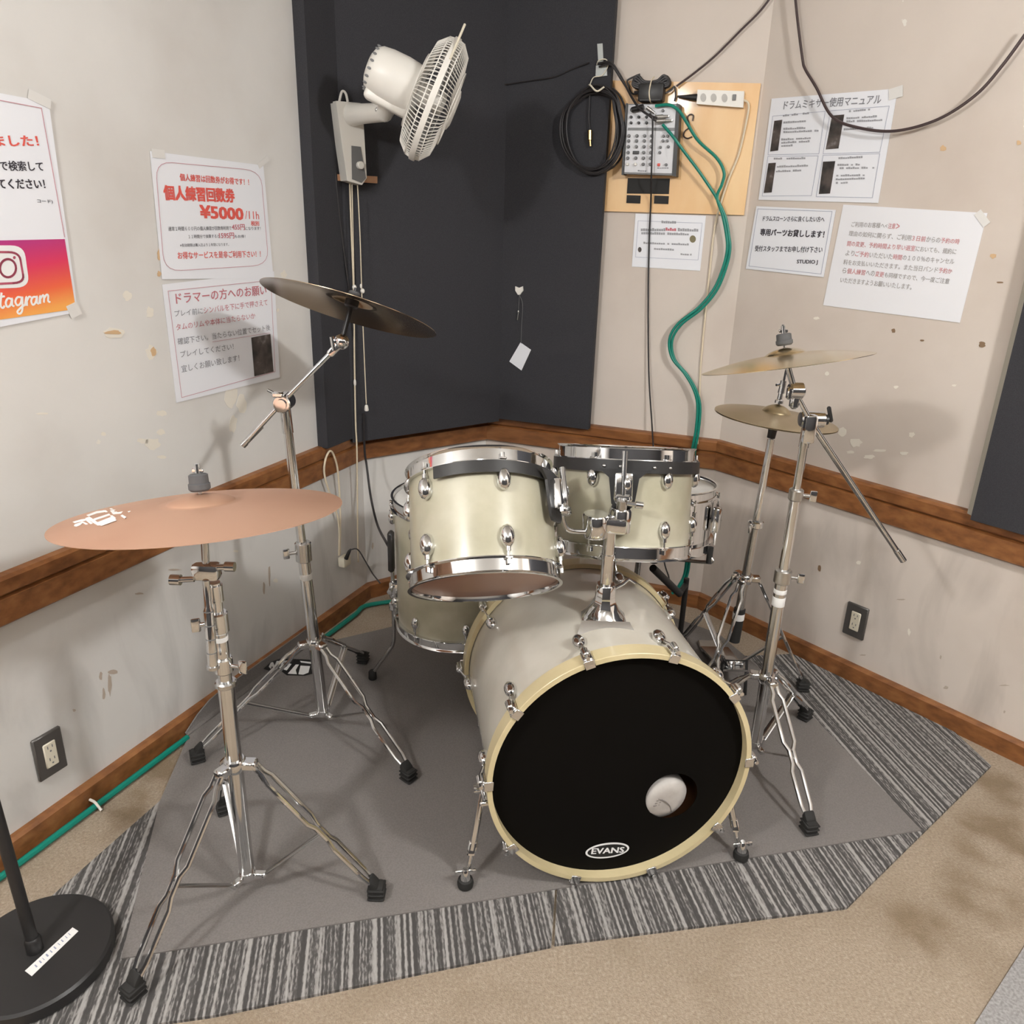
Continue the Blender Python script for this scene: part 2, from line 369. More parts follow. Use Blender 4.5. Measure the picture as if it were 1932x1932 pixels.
struct('wall_behind', 'wall_dark', slab(W0[4], W0[0], W0[0] + V((0, -.1, 0)), W0[4] + V((0, -.1, 0)), 0, CH))
fl = [V((p.x, p.y, 0)) for p in W1]; fl[0] += V((0, -.12, 0)); fl[-1] += V((0, -.12, 0))
struct('floor', 'carpet', prism(fl, -Z, .1))
struct('ceiling', 'ceiling', prism([p + Z * CH for p in fl], Z, .1))
# skirting and dado rail with a moulded profile
def moulding(i, prof, name):
    ends = [[], []]
    for off, z in prof:
        q = offs(off); ends[0].append(V((q[i].x, q[i].y, z))); ends[1].append(V((q[i + 1].x, q[i + 1].y, z)))
    k = len(prof); vs = ends[0] + ends[1]
    fs = [(j, (j + 1) % k, k + (j + 1) % k, k + j) for j in range(k)] + [tuple(range(k)), tuple(range(2 * k - 1, k - 1, -1))]
    return struct(name, RM[i], (vs, fs), sm=False)
base_prof = [(-WT, 0), (0, 0), (0, .058), (-.008, .066), (-WT, .066)]
rail_prof = [(-WT, .592), (-.006, .592), (0, .597), (0, .655), (-.008, .660), (.002, .668), (.004, .700), (-.002, .708), (-WT, .710)]
for i, s in enumerate(('left', 'back_left', 'back_right', 'right')):
    moulding(i, base_prof, 'baseboard_' + s)
    moulding(i, rail_prof, 'trim_%d' % (i + 1))
# paint flaked off the plaster, seen as pale and rusty spots
def flakes(wallo, pl, spots, m, name, o_=.0004):
    g = MB()
    for x, y, rx_, ry_ in spots:
        pts = []
        for j in range(13):
            a = 2 * math.pi * j / 13; k = random.uniform(.7, 1.15)
            pts.append(pl.at(x + rx_ * math.cos(a) * k, y + ry_ * math.sin(a) * k, o_))
        g.add(prism(pts, pl.n, .0006))
    o = g.build(name, m, wallo, sm=False); o['kind'] = 'stuff'
M['flake'] = mat('bare_pale_plaster', (.80, .75, .66), .8); M['flake_tan'] = mat('bare_tan_plaster', (.62, .42, .24), .85); M['flake_brown'] = mat('brown_nail_hole', (.22, .14, .08), .8)
M['flake_dim'] = mat('thin_repaint', (.66, .61, .53), .75)
flakes(wl, PL, [(215, 628, 24, 12), (286, 664, 11, 14), (303, 815, 9, 6), (288, 838, 16, 11), (305, 780, 10, 6), (270, 832, 12, 5), (283, 590, 8, 12), (305, 862, 8, 4), (436, 748, 12, 26), (455, 760, 10, 22), (440, 800, 8, 20), (535, 518, 6, 8), (524, 585, 3, 3), (195, 818, 5, 4), (80, 780, 12, 2), (240, 558, 8, 10)], 'flake', 'flaked_paint')
flakes(wl, PL, [(213, 627, 17, 4), (289, 664, 5, 9), (300, 517, 4, 6), (300, 480, 4, 12)], 'flake_tan', 'rusty_spot', .0012)
flakes(wr, PR, [(1480, 745, 3, 3), (1560, 705, 4, 4), (1690, 730, 5, 3), (1640, 862, 10, 4), (1660, 850, 14, 3), (1705, 855, 9, 3), (1720, 820, 6, 5), (1615, 835, 12, 9), (1590, 815, 9, 11), (1605, 853, 8, 3), (1540, 575 + 25, 6, 3), (1800, 727, 5, 2), (1715, 1192, 3, 7), (1620, 1062, 5, 4)], 'flake', 'flaked_paint')
flakes(wr, PR, [(1686, 624, 4, 4), (1740, 642, 4, 2), (1853, 650, 7, 6), (1887, 533, 7, 2), (1546, 1072, 3, 8), (1782, 480, 2, 2)], 'flake_brown', 'nail_hole')
flakes(wr, PR, [(1779, 280, 6, 6), (1922, 269, 5, 5), (1874, 483, 6, 5)], 'flake_tan', 'tape_residue')
flakes(wl, PL, [(445, 1010 + 30, 5, 3), (520, 1095, 4, 4)], 'flake', 'scuff')
M['scuff'] = mat('brown_scuffed_plaster', (.47, .39, .32), .85)
flakes(wl, PL, [(207, 1292, 4, 20), (196, 1310, 3, 12), (214, 1268, 10, 5), (190, 1275, 3, 9), (262, 1120, 8, 2), (330, 1075, 12, 2), (508, 1085, 2, 22), (498, 1110, 2, 14), (140, 1340, 3, 3)], 'scuff', 'brown_scuff')
flakes(wr, PR, [(1700, 1131, 9, 1.5), (1895, 1293, 10, 1.5), (1785, 1297, 5, 3), (1628, 1236, 6, 1.5), (1895, 1343, 2, 3), (1775, 1240, 2, 4)], 'scuff', 'brown_scuff')
flakes(wbl, PBL, [(703, 1030, 2, 6), (668, 1128, 6, 1.5)], 'scuff', 'brown_scuff')
# ------------------------------------------------------------------ black soundproofing panels
def panel(name, a, b, z0, z1, n, depth, label):
    return single(name, 'fabric', label, 'acoustic panel', prism([V((p.x, p.y, z0)) for p in (a, b, b - n * depth, a - n * depth)], Z, z1 - z0), sm=False)
oa, ob, oc = .022, .075, .034
def isect(p, d, q, e):
    t = ((q.x - p.x) * e.y - (q.y - p.y) * e.x) / (d.x * e.y - d.y * e.x); return p + d * t
dBL, dBR = (cC - cL).normalized(), (cR - cC).normalized()
a0 = Plane(cL + nL * oa, nL).at(618.6, 845); a0.z = 0
sAB = isect(cL + nL * oa, dL, cL + nBL * ob, dBL); sBC = isect(cL + nBL * ob, dBL, cC + nBR * oc, dBR)
c1 = Plane(cC + nBR * oc, nBR).at(1110.4, 807); c1.z = 0
panel('acoustic_panel', a0, sAB, .706, 2.42, nL, oa + WT, 'narrow black fabric panel strip on the left wall behind the fan')
panel('acoustic_panel', sAB, sBC, .690, 2.42, nBL, ob - .006, 'wide black fabric panel in the corner with the white fan mounted on it')
panel('acoustic_panel', sBC, c1, .700, 2.42, nBR, oc - .006, 'black fabric panel in the corner where the paper tag and coiled cable hang')
r0 = Plane(cR + nR * .006, nR).at(1836, 976); r0.z = 0
pr = thing('acoustic_panel', r0 + Z * .66, 'black fabric panel at the right edge above the brown rail', 'acoustic panel')
r1 = r0 + dR * 1.1
part('fabric_face', 'fabric', pr, prism([V((p.x, p.y, .694)) for p in (r0 + nR * .018, r1 + nR * .018, r1 + nR * .004, r0 + nR * .004)], Z, 1.72), sm=False)
q0 = r0 - dR * .016
part('edge_strip', 'fabric_edge', pr, prism([V((p.x, p.y, .706)) for p in (q0 + nR * .006, r0 + nR * .016, r0 - nR * .02, q0 - nR * .02)], Z, 1.70), sm=False)
# ------------------------------------------------------------------ carpets on the floor
def flat(name, m, label, cat, pts, h, z=0.0): return single(name, m, label, cat, prism([V((p.x, p.y, z)) for p in pts], Z, h), sm=False)
bt = lambda x, y: atz(x, y)
eb = offs(.004)
def along(i, p):      # drop a floor point on the foot of skirting i
    a, b = eb[i], eb[i + 1]; d = (b - a).normalized(); return a + d * (p - a).dot(d)
qs = bt(1040, 1789)
rib1 = [bt(-60, 1835), bt(303, 1514), bt(330, 1480), bt(1060, 1480), qs, bt(400, 1921), bt(60, 1970)]
flat('striped_carpet', 'ribbed', 'grey striped carpet piece in front, left of the seam, under the black round stand base', 'carpet', rib1, .007)
rib2 = [bt(1046, 1786), bt(1060, 1484), bt(1180, 1250), along(3, bt(1490, 1240)), along(3, bt(1800, 1385)), bt(1869, 1448), bt(1735, 1580), bt(1597, 1716)]
flat('striped_carpet', 'ribbed', 'grey striped carpet piece right of the seam, running along the right wall', 'carpet', rib2, .007)
flat('rug', 'rug_grey', 'pale grey rug corner at the bottom right', 'rug', [bt(1838, 1936), bt(1936, 1782), bt(2300, 1900), bt(2000, 2200)], .006)
# grey drum mat: lies on the carpet, its far left edge climbs the skirting
mb = MB(); mz = .010
lA, lB = along(0, bt(364, 1397)), along(0, bt(612, 1214))
poly = [bt(230, 1815), bt(1737, 1572), bt(1500, 1322), V((.80, 2.60, 0)), V((.62, 2.74, 0)), V((-.05, 2.85, 0)), bt(735, 1188), bt(632, 1212)]
edge = []
for i in range(9):
    edge.append(lB + (lA - lB) * (i / 8) + nL * .012)
poly2 = poly + edge + [bt(303, 1516)]
mb.add(prism([V((p.x, p.y, .0072)) for p in poly2], Z, mz - .0067))
def curl(t):                      # profile of the climbing edge: height above floor, distance from skirting
    return [(.012, .0005), (.012, mz + .004), (.007, mz + .02), (.005, mz + .042), (.004, mz + .064)][t]
N_ = 12; vs = []
for i in range(N_ + 1):
    t = i / N_; p = lB + (lA - lB) * t
    hk = min(1.0, (1 - t) * 5 + .03, t * 12 + .1) ** .6
    for j in range(5):
        d, h = curl(j); hh = h if j < 2 else mz + (h - mz) * hk
        vs.append(V((p.x, p.y, hh)) + nL * (d - .0))
    for j in range(4, 1, -1):
        d, h = curl(j); hh = mz + (h - mz) * hk
        vs.append(V((p.x, p.y, hh)) + nL * (d - .0045))
fs = []
for i in range(N_):
    for j in range(8):
        a, b = i * 8 + j, i * 8 + (j + 1) % 8; fs.append((a, b, b + 8, a + 8))
fs += [tuple(range(8)), tuple(range(N_ * 8 + 7, N_ * 8 - 1, -1))]
mb.add((vs, fs))
dm = tag(mb.build('drum_mat', 'mat_grey', loc=(-.2, 1.6, 0), sm=False), 'plain dark grey mat under the drum set, its far left edge folded up the skirting', 'drum mat')
zl = mz + .0012
def floorpoly(pts, z): return prism([V((p.x, p.y, z)) for p in [atz(x, y, z) for x, y in pts]], Z, .0006)
part('logo', 'mark_black', dm, floorpoly([(518, 1257), (545, 1243), (600, 1246), (602, 1262), (594, 1270), (575, 1275), (541, 1274), (530, 1266)], zl), sm=False)
part('logo_letters', 'mark_white', dm, *[floorpoly(q, zl + .001) for q in (
    [(543, 1271), (558, 1254), (564, 1254), (558, 1264), (560, 1272)], [(563, 1272), (567, 1256), (585, 1257), (582, 1269), (572, 1273)],
    [(524, 1259), (528, 1251), (533, 1250), (540, 1259), (546, 1252), (550, 1253), (541, 1265)], [(566, 1247), (568, 1250), (592, 1253), (593, 1250)])], sm=False)
PFo = Plane(cL + nL * .0145, nL)
part('logo', 'mark_black', dm, prism([PFo.at(*q) for q in ((497, 1262), (512, 1248), (528, 1243), (548, 1243), (536, 1258), (520, 1270))], nL, .0006), sm=False)
P_m = Plane(PFo.p + nL * .001, nL)
part('logo_letters', 'mark_white', dm, *[prism([P_m.at(*q) for q in p_], nL, .0004) for p_ in ([(507, 1258), (511, 1250), (515, 1249), (518, 1256), (522, 1247), (526, 1247), (523, 1264), (519, 1266), (513, 1256), (511, 1262)], [(528, 1260), (533, 1247), (541, 1246), (543, 1250), (535, 1250), (531, 1259)])], sm=False)
# ------------------------------------------------------------------ drums
def lug(c, out, ax, s=1.0):       # bean shaped lug, long along ax
    sd = V(ax).cross(out); return ell(V(c) + V(out) * .006 * s, (.0118 * s, .0195 * s, .0125 * s), (sd, V(ax), V(out)), 12, 8)
def rod(a, b): return tube([a, b], .0028, 8)
def rim_hoop(c, n, R, h, flip=1):
    # triple flanged hoop: h = height, grows from c along n*flip
    p = [(R - .006, 0), (R + .007, 0), (R + .0075, .002), (R - .0005, .0045), (R - .0005, h - .006), (R + .004, h - .001), (R + .0045, h), (R - .003, h), (R - .005, h - .006), (R - .005, .003)]
    return lathe(p, c, V(n) * flip, 64, closed_prof=True, ref=-Y)
def drum(root, c, n, R, Hh, top, bot, lug_n, lug_a, shellm, ls=1.0, hoop_h=.034, lugs=(1, 1)):
    """c = centre of lower edge of shell, n = axis up."""
    c, n = V(c), V(n).normalized(); e0, e1, _ = frame(n)
    part('shell', shellm, root, lathe([(R - .007, 0), (R, 0), (R, Hh), (R - .007, Hh)], c, n, 64, closed_prof=True))
    part('top_head', top, root, lathe([(R - .001, Hh - .002), (R - .002, Hh + .004), (R * .97, Hh + .0055), (R * .5, Hh + .0055), (0, Hh + .0055)], c, n, 64))
    part('bottom_head', bot, root, lathe([(R - .001, .002), (R - .002, -.004), (R * .97, -.0055), (R * .5, -.0055), (0, -.0055)], c, n, 64))
    th = part('top_hoop', 'chrome', root, rim_hoop(c + n * (Hh - hoop_h * .55), n, R + .004, hoop_h))
    bh = part('bottom_hoop', 'chrome', root, rim_hoop(c + n * (hoop_h * .55), n, R + .004, hoop_h, -1))
    for i in range(lug_n):
        a = lug_a + 2 * math.pi * i / lug_n; d = e0 * math.cos(a) + e1 * math.sin(a)
        for k in (0, 1):
            if not lugs[k]: continue
            hz = .058 if k == 0 else Hh - .058; sg = -1 if k == 0 else 1
            p = c + d * R + n * hz; part('lug', 'chrome', root, lug(p, d, n, ls), cyl(p + d * .009 + n * sg * .014 * ls, p + d * .009 + n * sg * .024 * ls, .0055, 10))
            e = c + d * (R + .009) + n * (hoop_h * .45 if k == 0 else Hh - hoop_h * .45)
            part('tension_rod', 'chrome', root, rod(p + d * .009, e - n * sg * -.004),
                 box(e + n * sg * .001, (.016, .010, .006), (n.cross(d), d, n), .002), cyl(e + n * sg * .003, e + n * sg * .014, .0045, 8))
    return e0, e1
# --- bass drum
BN = V((math.sin(YD), math.cos(YD), -.015)).normalized()
BC = V((.266, 1.418, .319)); BR = .306
e0b, e1b, _ = frame(BN, Z)          # e0b up, e1b = BN x up
BD = .50
bd = thing('bass_drum', (BC.x + BN.x * .2, BC.y + BN.y * .2, 0), 'large cream bass drum with a black front head standing on the grey mat', 'bass drum')
RS = BR - .014
part('shell', 'wrap_bass', bd, lathe([(RS - .008, .03), (RS, .03), (RS, BD - .03), (RS - .008, BD - .03)], BC, BN, 96, closed_prof=True, ref=Z))
part('shell_lining', 'shell_inside', bd, lathe([(RS - .0095, .031), (RS - .0085, .031), (RS - .0085, BD - .031), (RS - .0095, BD - .031)], BC, BN, 72, closed_prof=True, ref=Z))
def bhoop(h0): return lathe([(BR - .012, h0), (BR - .001, h0), (BR, h0 + .001), (BR, h0 + .039), (BR - .001, h0 + .04), (BR - .012, h0 + .04)], BC, BN, 96, closed_prof=True, ref=Z)
part('front_hoop', 'hoop', bd, bhoop(0)); part('rear_hoop', 'hoop', bd, bhoop(BD - .04))
# front head with a port hole
HC = BC + BN * .024
hx, hy = e1b * -1, e0b
_h = Plane(HC, -BN); ph = _h.at(1267, 1502); phr = .063
po, pn = (ph - HC).dot(hx), (ph - HC).dot(hy)
vs, fs = [], []; K = 96
for j in range(K):
    a = 2 * math.pi * j / K; vs.append(HC + (hx * math.cos(a) + hy * math.sin(a)) * (BR - .012))
for j in range(K):
    a = 2 * math.pi * j / K; vs.append(HC + hx * (po + phr * math.cos(a)) + hy * (pn + phr * math.sin(a)))
for j in range(K): fs.append((j, (j + 1) % K, K + (j + 1) % K, K + j))
bk = len(vs); vs += [v + BN * .0012 for v in vs]; fs += [tuple(reversed([i + bk for i in f])) for f in fs]
for j in range(K): fs.append((K + j, K + (j + 1) % K, bk + K + (j + 1) % K, bk + K + j))
fhd = part('front_head', 'head_black', bd, (vs, fs), sm=False)
part('batter_head', 'head_white', bd, lathe([(BR - .013, BD - .026), (0, BD - .026)], BC, BN, 64))
# maker's oval and letters on the head
OV = Plane(HC - BN * .0012, -BN)
oc_ = OV.at(1146, 1604.5); ow = (OV.at(1187, 1602) - OV.at(1105, 1607)).length / 2; oh = ow * .42
def oval(f, h): 
    return prism([oc_ - BN * h + hx * (ow * f * math.cos(2 * math.pi * j / 40)) + hy * ((oh - ow * (1 - f)) * math.sin(2 * math.pi * j / 40)) for j in range(40)], -BN, .0004)
lg = part('logo', 'ring_white', fhd, oval(1, 0), sm=False); part('logo_field', 'mark_black', lg, oval(.91, .0005), sm=False)
tp0, tp1 = OV.at(1115.5, 1610.5), OV.at(1176, 1607.5)
part('logo_letters', 'ring_white', lg, text_geo('EVANS', tp0 - BN * .0014, tp1 - BN * .0014, -BN, oh * .72, .03), sm=False)
# damping cushion seen through the port
pq = _h.at(1263, 1515); pax = (BN + e1b * -.22 + e0b * .10).normalized(); pq = pq + pax * .006
cu = MB(lathe([(0, 0), (.030, -.002), (.049, .001), (.056, .008), (.058, .02), (.058, .22), (.05, .24), (0, .245)], pq, pax, 32)).build('damping_pillow', 'pillow', loc=V((pq.x, pq.y + .1, pq.z - .06)))
_pf, _pg, _ = frame(pax, Z)
part('stitched_seam', 'seam', cu, tube(smooth([pq - pax * .0026 + _pf * y_ + _pg * x_ for x_, y_ in ((-.030, .018), (-.012, .006), (.004, -.012), (.014, -.036))], 5), .0012, 6))
part('printed_mark', 'seam', cu, *[box(pq - pax * .0012 + _pf * (.012 - .007 * i) - _pg * (.026 + .003 * i), (.016, .0025, .0012), (_pg, _pf, pax)) for i in range(3)], sm=False)
tag(cu, 'pale rolled pillow inside the bass drum, seen through the round hole', 'pillow')
# lugs, claws, rods
for i in range(10):
    a = R_(18 + 36 * i); d = e0b * math.cos(a) + e1b * math.sin(a); t = BN.cross(d)
    for end in (0, 1):
        h0 = .001 if end == 0 else BD - .001; s = 1 if end == 0 else -1
        cl = MB(box(BC + BN * (h0 + s * .016) + d * (BR + .006), (.022, .034, .006), (t, BN, d), .002),
                box(BC + BN * (h0 - s * .003) + d * (BR - .004), (.024, .004, .022), (t, BN, d), .0015),
                cyl(BC + BN * (h0 + s * .030) + d * (BR + .013), BC + BN * (h0 + s * .006) + d * (BR + .013), .0085, 12, .0075, .002),
                cyl(BC + BN * (h0 + s * .006) + d * (BR + .013), BC + BN * (h0 - s * .006) + d * (BR + .013), .005, 8))
        cl.build('claw', 'chrome', bd)
        lp = BC + BN * (h0 + s * .095) + d * RS
        part('lug', 'chrome', bd, lug(lp, d, BN, 1.25), cyl(lp + d * .010 - BN * s * .01, lp + d * .010 - BN * s * .03, .007, 10))
        part('tension_rod', 'chrome', bd, rod(lp + d * .010 - BN * s * .02, BC + BN * (h0 + s * .028) + d * (BR + .013)))
# spurs
def spur(px_top, foot, side):
    s_ = thing_part = None
    top = px_top; f = foot
    m_ = top.lerp(f, .55)
    sp_ = part('spur', 'chrome', bd, tube([top, m_, f + (top - f).normalized() * .03], .0065, 10), tube([top.lerp(f, .02), top.lerp(f, .62)], .0085, 12),
               box(top.lerp(f, .60), (.02, .016, .034), (X, Y, (top - f).normalized()), .003))
    part('spur_bracket', 'chrome', bd, box(top + side * -.012, (.045, .03, .045), (BN, side, Z), .008, 2), cyl(top - BN * .01, top - BN * .045 + side * .0, .007, 10),
         box(top - BN * .05, (.028, .008, .012), (side, BN, Z), .003), cyl(top + side * .0, top + side * .022, .01, 12))
    u = (top - f).normalized()
    part('spur_collar', 'chrome', sp_, lathe([(.006, .052), (.008, .05), (.011, .03), (.013, .022)], f, Z, 14), box(f + Z * .043, (.05, .006, .012), (side, BN, Z), .002))
    part('rubber_foot', 'black_rubber', sp_, lathe([(.012, .0), (.018, .003), (.0195, .012), (.017, .022), (.010, .026), (0, .027)], f, Z, 20))
fL_, fR_ = atz(878, 1672, .010), atz(1397, 1619, .010)
sL = BC + BN * .135 - e1b * -1 * (RS + .03) * .93 - e0b * .10
sideL = (e1b if e1b.x < 0 else -e1b)
spur(BC + BN * .10 + sideL * (RS * .96 + .02) - e0b * .09, fL_, sideL)
spur(BC + BN * .10 - sideL * (RS * .96 + .02) - e0b * .11, fR_, -sideL)
# tom holder on top of the shell
TB = BC + BN * .195 + e0b * RS - X * .008
tz = Z
hol = part('tom_holder', 'chrome', bd, lathe([(.056, -.004), (.055, .002), (.045, .012), (.034, .028), (.026, .046), (.024, .054), (.0235, .085), (.021, .088), (.0, .088)], TB - Z * .004, Z, 8, a0=R_(22), a1=R_(382)),
           cyl(TB + Z * .08, TB + Z * .22, .0145, 18), cyl(TB + Z * .150, TB + Z * .160, .0165, 18))
HT = TB + Z * .226
part('wing_bolt', 'chrome', hol, tube([TB + Z * .072 + X * .02, TB + Z * .085 + X * .04, TB + Z * .098 + X * .052, TB + Z * .088 + X * .068], .004, 8))
part('base_flare', 'chrome', hol, prism([TB + V((-.066, -.075, -.014)), TB + V((-.055, -.045, .004)), TB + V((.055, -.045, .004)), TB + V((.068, -.075, -.014))], V((0, .5, 1)), .006))
bl = MB(box(HT + Z * .006, (.075, .036, .036), (V((.98, -.2, 0)), V((.2, .98, 0)), Z), .008, 2), lathe([(.027, -.024), (.030, -.020), (.030, .026), (.027, .030)], HT + V((-.034, .0, .0)), Z, 20), lathe([(.02, -.02), (.026, -.016), (.026, .034), (.022, .04), (0, .04)], HT + V((.022, .01, .004)), Z, 20))
bl.build('ball_clamp', 'chrome', hol)
part('clamp_knob', 'chrome_dull', hol, cyl(HT + V((.02, -.01, .045)), HT + V((.02, -.01, .07)), .012, 12, None, .003), tube([HT + V((.02, -.01, .062)), HT + V((.055, -.012, .058))], .0055, 8), cyl(HT + V((.05, -.012, .059)), HT + V((.066, -.012, .057)), .008, 10))
# --- rack tom with its tilted lower head showing
n1 = V((-.093, .603, .792)).normalized(); c1b = V((-.052, 1.505, .742)); R1 = .158; H1 = .236
t1 = thing('rack_tom', c1b - n1 * .02, 'cream rack tom left of the chrome holder, tilted so its amber lower head shows', 'tom drum')
e0t, e1t = drum(t1, c1b, n1, R1, H1, 'head_white', 'head_clear', 6, R_(22), 'wrap', 1.28)
def band(c, n, R, h0, h1, a0, a1, th=.004): return lathe([(R, h0), (R + th, h0), (R + th, h1), (R, h1)], c, n, 40, ref=-Y, a0=a0, a1=a1, closed_prof=True)
part('mount_band', 'black_plastic', t1, band(c1b, n1, R1 + .012, H1 - .046, H1 - .020, R_(-28), R_(100)))
dA = e0t * math.cos(R_(66)) + e1t * math.sin(R_(66)); sA = n1.cross(dA)
mp_ = c1b + dA * (R1 + .022)
def mount(root, c, d, n, top, low):
    s = n.cross(d)
    part('mount_plate', 'black_plastic', root, prism([c + n * top - s * .058, c + n * (top - .02) - s * .034, c + n * (low + .01) - s * .026, c + n * low - s * .018, c + n * low + s * .018, c + n * (low + .01) + s * .026, c + n * (top - .02) + s * .034, c + n * top + s * .058], d, .006))
    part('mount_bracket', 'chrome', root, box(c + d * .016 + n * ((top + low) * .5 + .004), (.042, .026, .068), (s, d, n), .007, 2), box(c + d * .026 + n * (low + .022), (.036, .016, .022), (s, d, n), .004), ell(c + d * .030 + s * .008 + n * ((top + low) * .5 + .012), (.009, .005, .014), (s, d, n)))
mount(t1, mp_ - dA * .006, dA, n1, H1 - .030, H1 - .135)
rd = [mp_ + dA * .022 + n1 * (H1 - .02), mp_ + dA * .022 + n1 * (H1 - .15)]
part('l_rod', 'chrome_dull', hol, tube(smooth([rd[0], rd[0].lerp(rd[1], .6), atY(1060, 968, 1.575), atY(1070, 998, 1.585), atY(1105, 1003, 1.60), HT + V((-.03, 0, -.003))], 6), .0062, 12))
# --- second rack tom
n2 = V((.01, .27, .963)).normalized()
c2m = atD(1177, 941, 1.925)
H2 = .232; R2 = .1625; c2b = c2m - n2 * (H2 * .5)
t2 = thing('rack_tom', c2b - n2 * .02, 'cream rack tom right of the other, held upright by the chrome rod in front', 'tom drum')
e0u, e1u = drum(t2, c2b, n2, R2, H2, 'head_white', 'head_clear', 6, R_(26), 'wrap', 1.15)
part('mount_band', 'black_plastic', t2, band(c2b, n2, R2 + .012, H2 - .044, H2 - .016, R_(-100), R_(100)))
part('rivet', 'chrome_dull', t2, *[ell(c2b + n2 * (H2 - .030) + (e0u * math.cos(R_(a)) + e1u * math.sin(R_(a))) * (R2 + .016), (.005, .005, .004)) for a in (-24, -12, 13, 26)])
e0u = (e0u * math.cos(R_(-9)) + e1u * math.sin(R_(-9))).normalized(); e1u = n2.cross(e0u)
mount(t2, c2b + e0u * (R2 + .010), e0u, n2, H2 - .036, H2 - .125)
m2 = c2b + e0u * (R2 + .036)
part('l_rod', 'chrome_dull', hol, tube(smooth([m2 + n2 * (H2 + .005), m2 + n2 * (H2 - .10), m2 + n2 * (H2 - .15), HT + V((.02, -.005, .04))], 6), .0065, 12))
# --- floor tom
n3 = V((-.02, .03, 1)).normalized(); c3 = V((-.150, 2.20, .272)); R3 = .200; H3 = .40
t3 = thing('floor_tom', (c3.x, c3.y, .01), 'cream floor tom on three bent legs behind the left rack tom', 'floor tom')
drum(t3, c3, n3, R3, H3, 'head_white', 'head_black', 8, R_(8), 'wrap', 1.05)
for a in (-95, 28, 150):
    d = V((math.sin(R_(a)), -math.cos(R_(a)), 0)); p = c3 + d * (R3 + .022)
    lgp = part('leg', 'chrome_dull', t3, tube(smooth([p + Z * .24, p - Z * .06, p - Z * .12 + d * .004, p - Z * .15 + d * .02, V((p.x, p.y, .05)) + d * .065, V((p.x, p.y, .03)) + d * .075], 5), .0062, 10))
    part('rubber_foot', 'black_rubber', lgp, lathe([(.012, 0), (.014, .004), (.013, .028), (.008, .034), (0, .034)], V((p.x, p.y, .010)) + d * .077, Z, 14))
    part('leg_bracket', 'chrome', t3, box(p + Z * .08 - d * .008, (.034, .034, .060), (d.cross(Z), d, Z), .007, 2), cyl(p + Z * .09, p + Z * .09 + d.cross(Z) * -.045, .008, 12), box(p + Z * .02 - d * .004, (.026, .03, .03), (d.cross(Z), d, Z), .004))
single('microphone_clip', 'black_plastic', 'black microphone clip strapped to the floor tom leg', 'microphone clip', box(c3 + V((-.205, -.09, .26)), (.018, .03, .13), bev=.006), group=None)  # microphone clip as a plain black block beside the leg
# --- snare on its stand
n4 = V((.03, .12, .99)).normalized(); H4 = .160; c4t = atD(1219, 917, 2.30); c4 = c4t - n4 * (H4 - .01); R4 = .200
s4 = thing('snare_drum', c4, 'chrome snare drum half hidden behind the right rack tom', 'snare drum')
drum(s4, c4, n4, R4, H4, 'head_white', 'head_clear', 8, R_(30), 'chrome', 1.0, .030, (0, 0))
e0s, e1s, _ = frame(n4)
part('damping_ring', 'paper_plain', s4, lathe([(.075, H4 + .0062), (.105, H4 + .0062)], c4, n4, 40))
for i in range(8):
    a = R_(30 + 45 * i); d = e0s * math.cos(a) + e1s * math.sin(a); p = c4 + d * (R4 + .012) + n4 * (H4 * .5)
    part('tube_lug', 'chrome', s4, tube([p - n4 * .042, p + n4 * .042], .006, 10), rod(p - n4 * .07, p + n4 * .075), box(p - d * .006, (.012, .014, .016), (n4.cross(d), d, n4), .003), box(p + n4 * .064 - d * .004, (.016, .012, .01), (n4.cross(d), d, n4), .002))
dd = e0s * math.cos(R_(62)) + e1s * math.sin(R_(62)); p = c4 + dd * (R4 + .016) + n4 * .085; sd = n4.cross(dd)
part('strainer', 'chrome', s4, box(p, (.036, .026, .075), (sd, dd, n4), .009, 2), tube([p + sd * .01 - n4 * .01, p + sd * .05 - n4 * .012], .006, 8), cyl(p - n4 * .03 + dd * .004, p - n4 * .075 + dd * .004, .004, 8))
ss = thing('snare_stand', (c4.x, c4.y + .02, .01), 'chrome snare stand under the chrome snare drum', 'snare stand')
sb = V((c4.x, c4.y + .02, 0))
part('pole', 'chrome_dull', ss, cyl(sb + Z * .06, sb + Z * .42, .0125, 14), cyl(sb + Z * .40, V((c4.x, c4.y, c4.z - .07)), .009, 12), cyl(sb + Z * .36, sb + Z * .40, .018, 14))
for a in (60, 180, 300):
    d = V((math.sin(R_(a)), -math.cos(R_(a)), 0)); q = c4 + (d - n4 * d.dot(n4)).normalized() * (R4 + .012)
    ar = part('arm', 'chrome_dull', ss, tube(smooth([V((c4.x, c4.y, c4.z - .075)), V((c4.x, c4.y, c4.z - .06)) + d * .06, q - n4 * .042, q - n4 * .022], 5), .0055, 8))
    part('grip', 'black_rubber', ar, tube([q - n4 * .045, q + n4 * .004], .009, 10))
    lgp = part('leg', 'chrome_dull', ss, tube([sb + Z * .34 + d * .02, V((sb.x, sb.y, .035)) + d * .20], .0065, 8))
    part('rubber_foot', 'black_rubber', lgp, box(V((sb.x, sb.y, .026)) + d * .205, (.028, .04, .032), (d.cross(Z), d, Z), .008, 2))
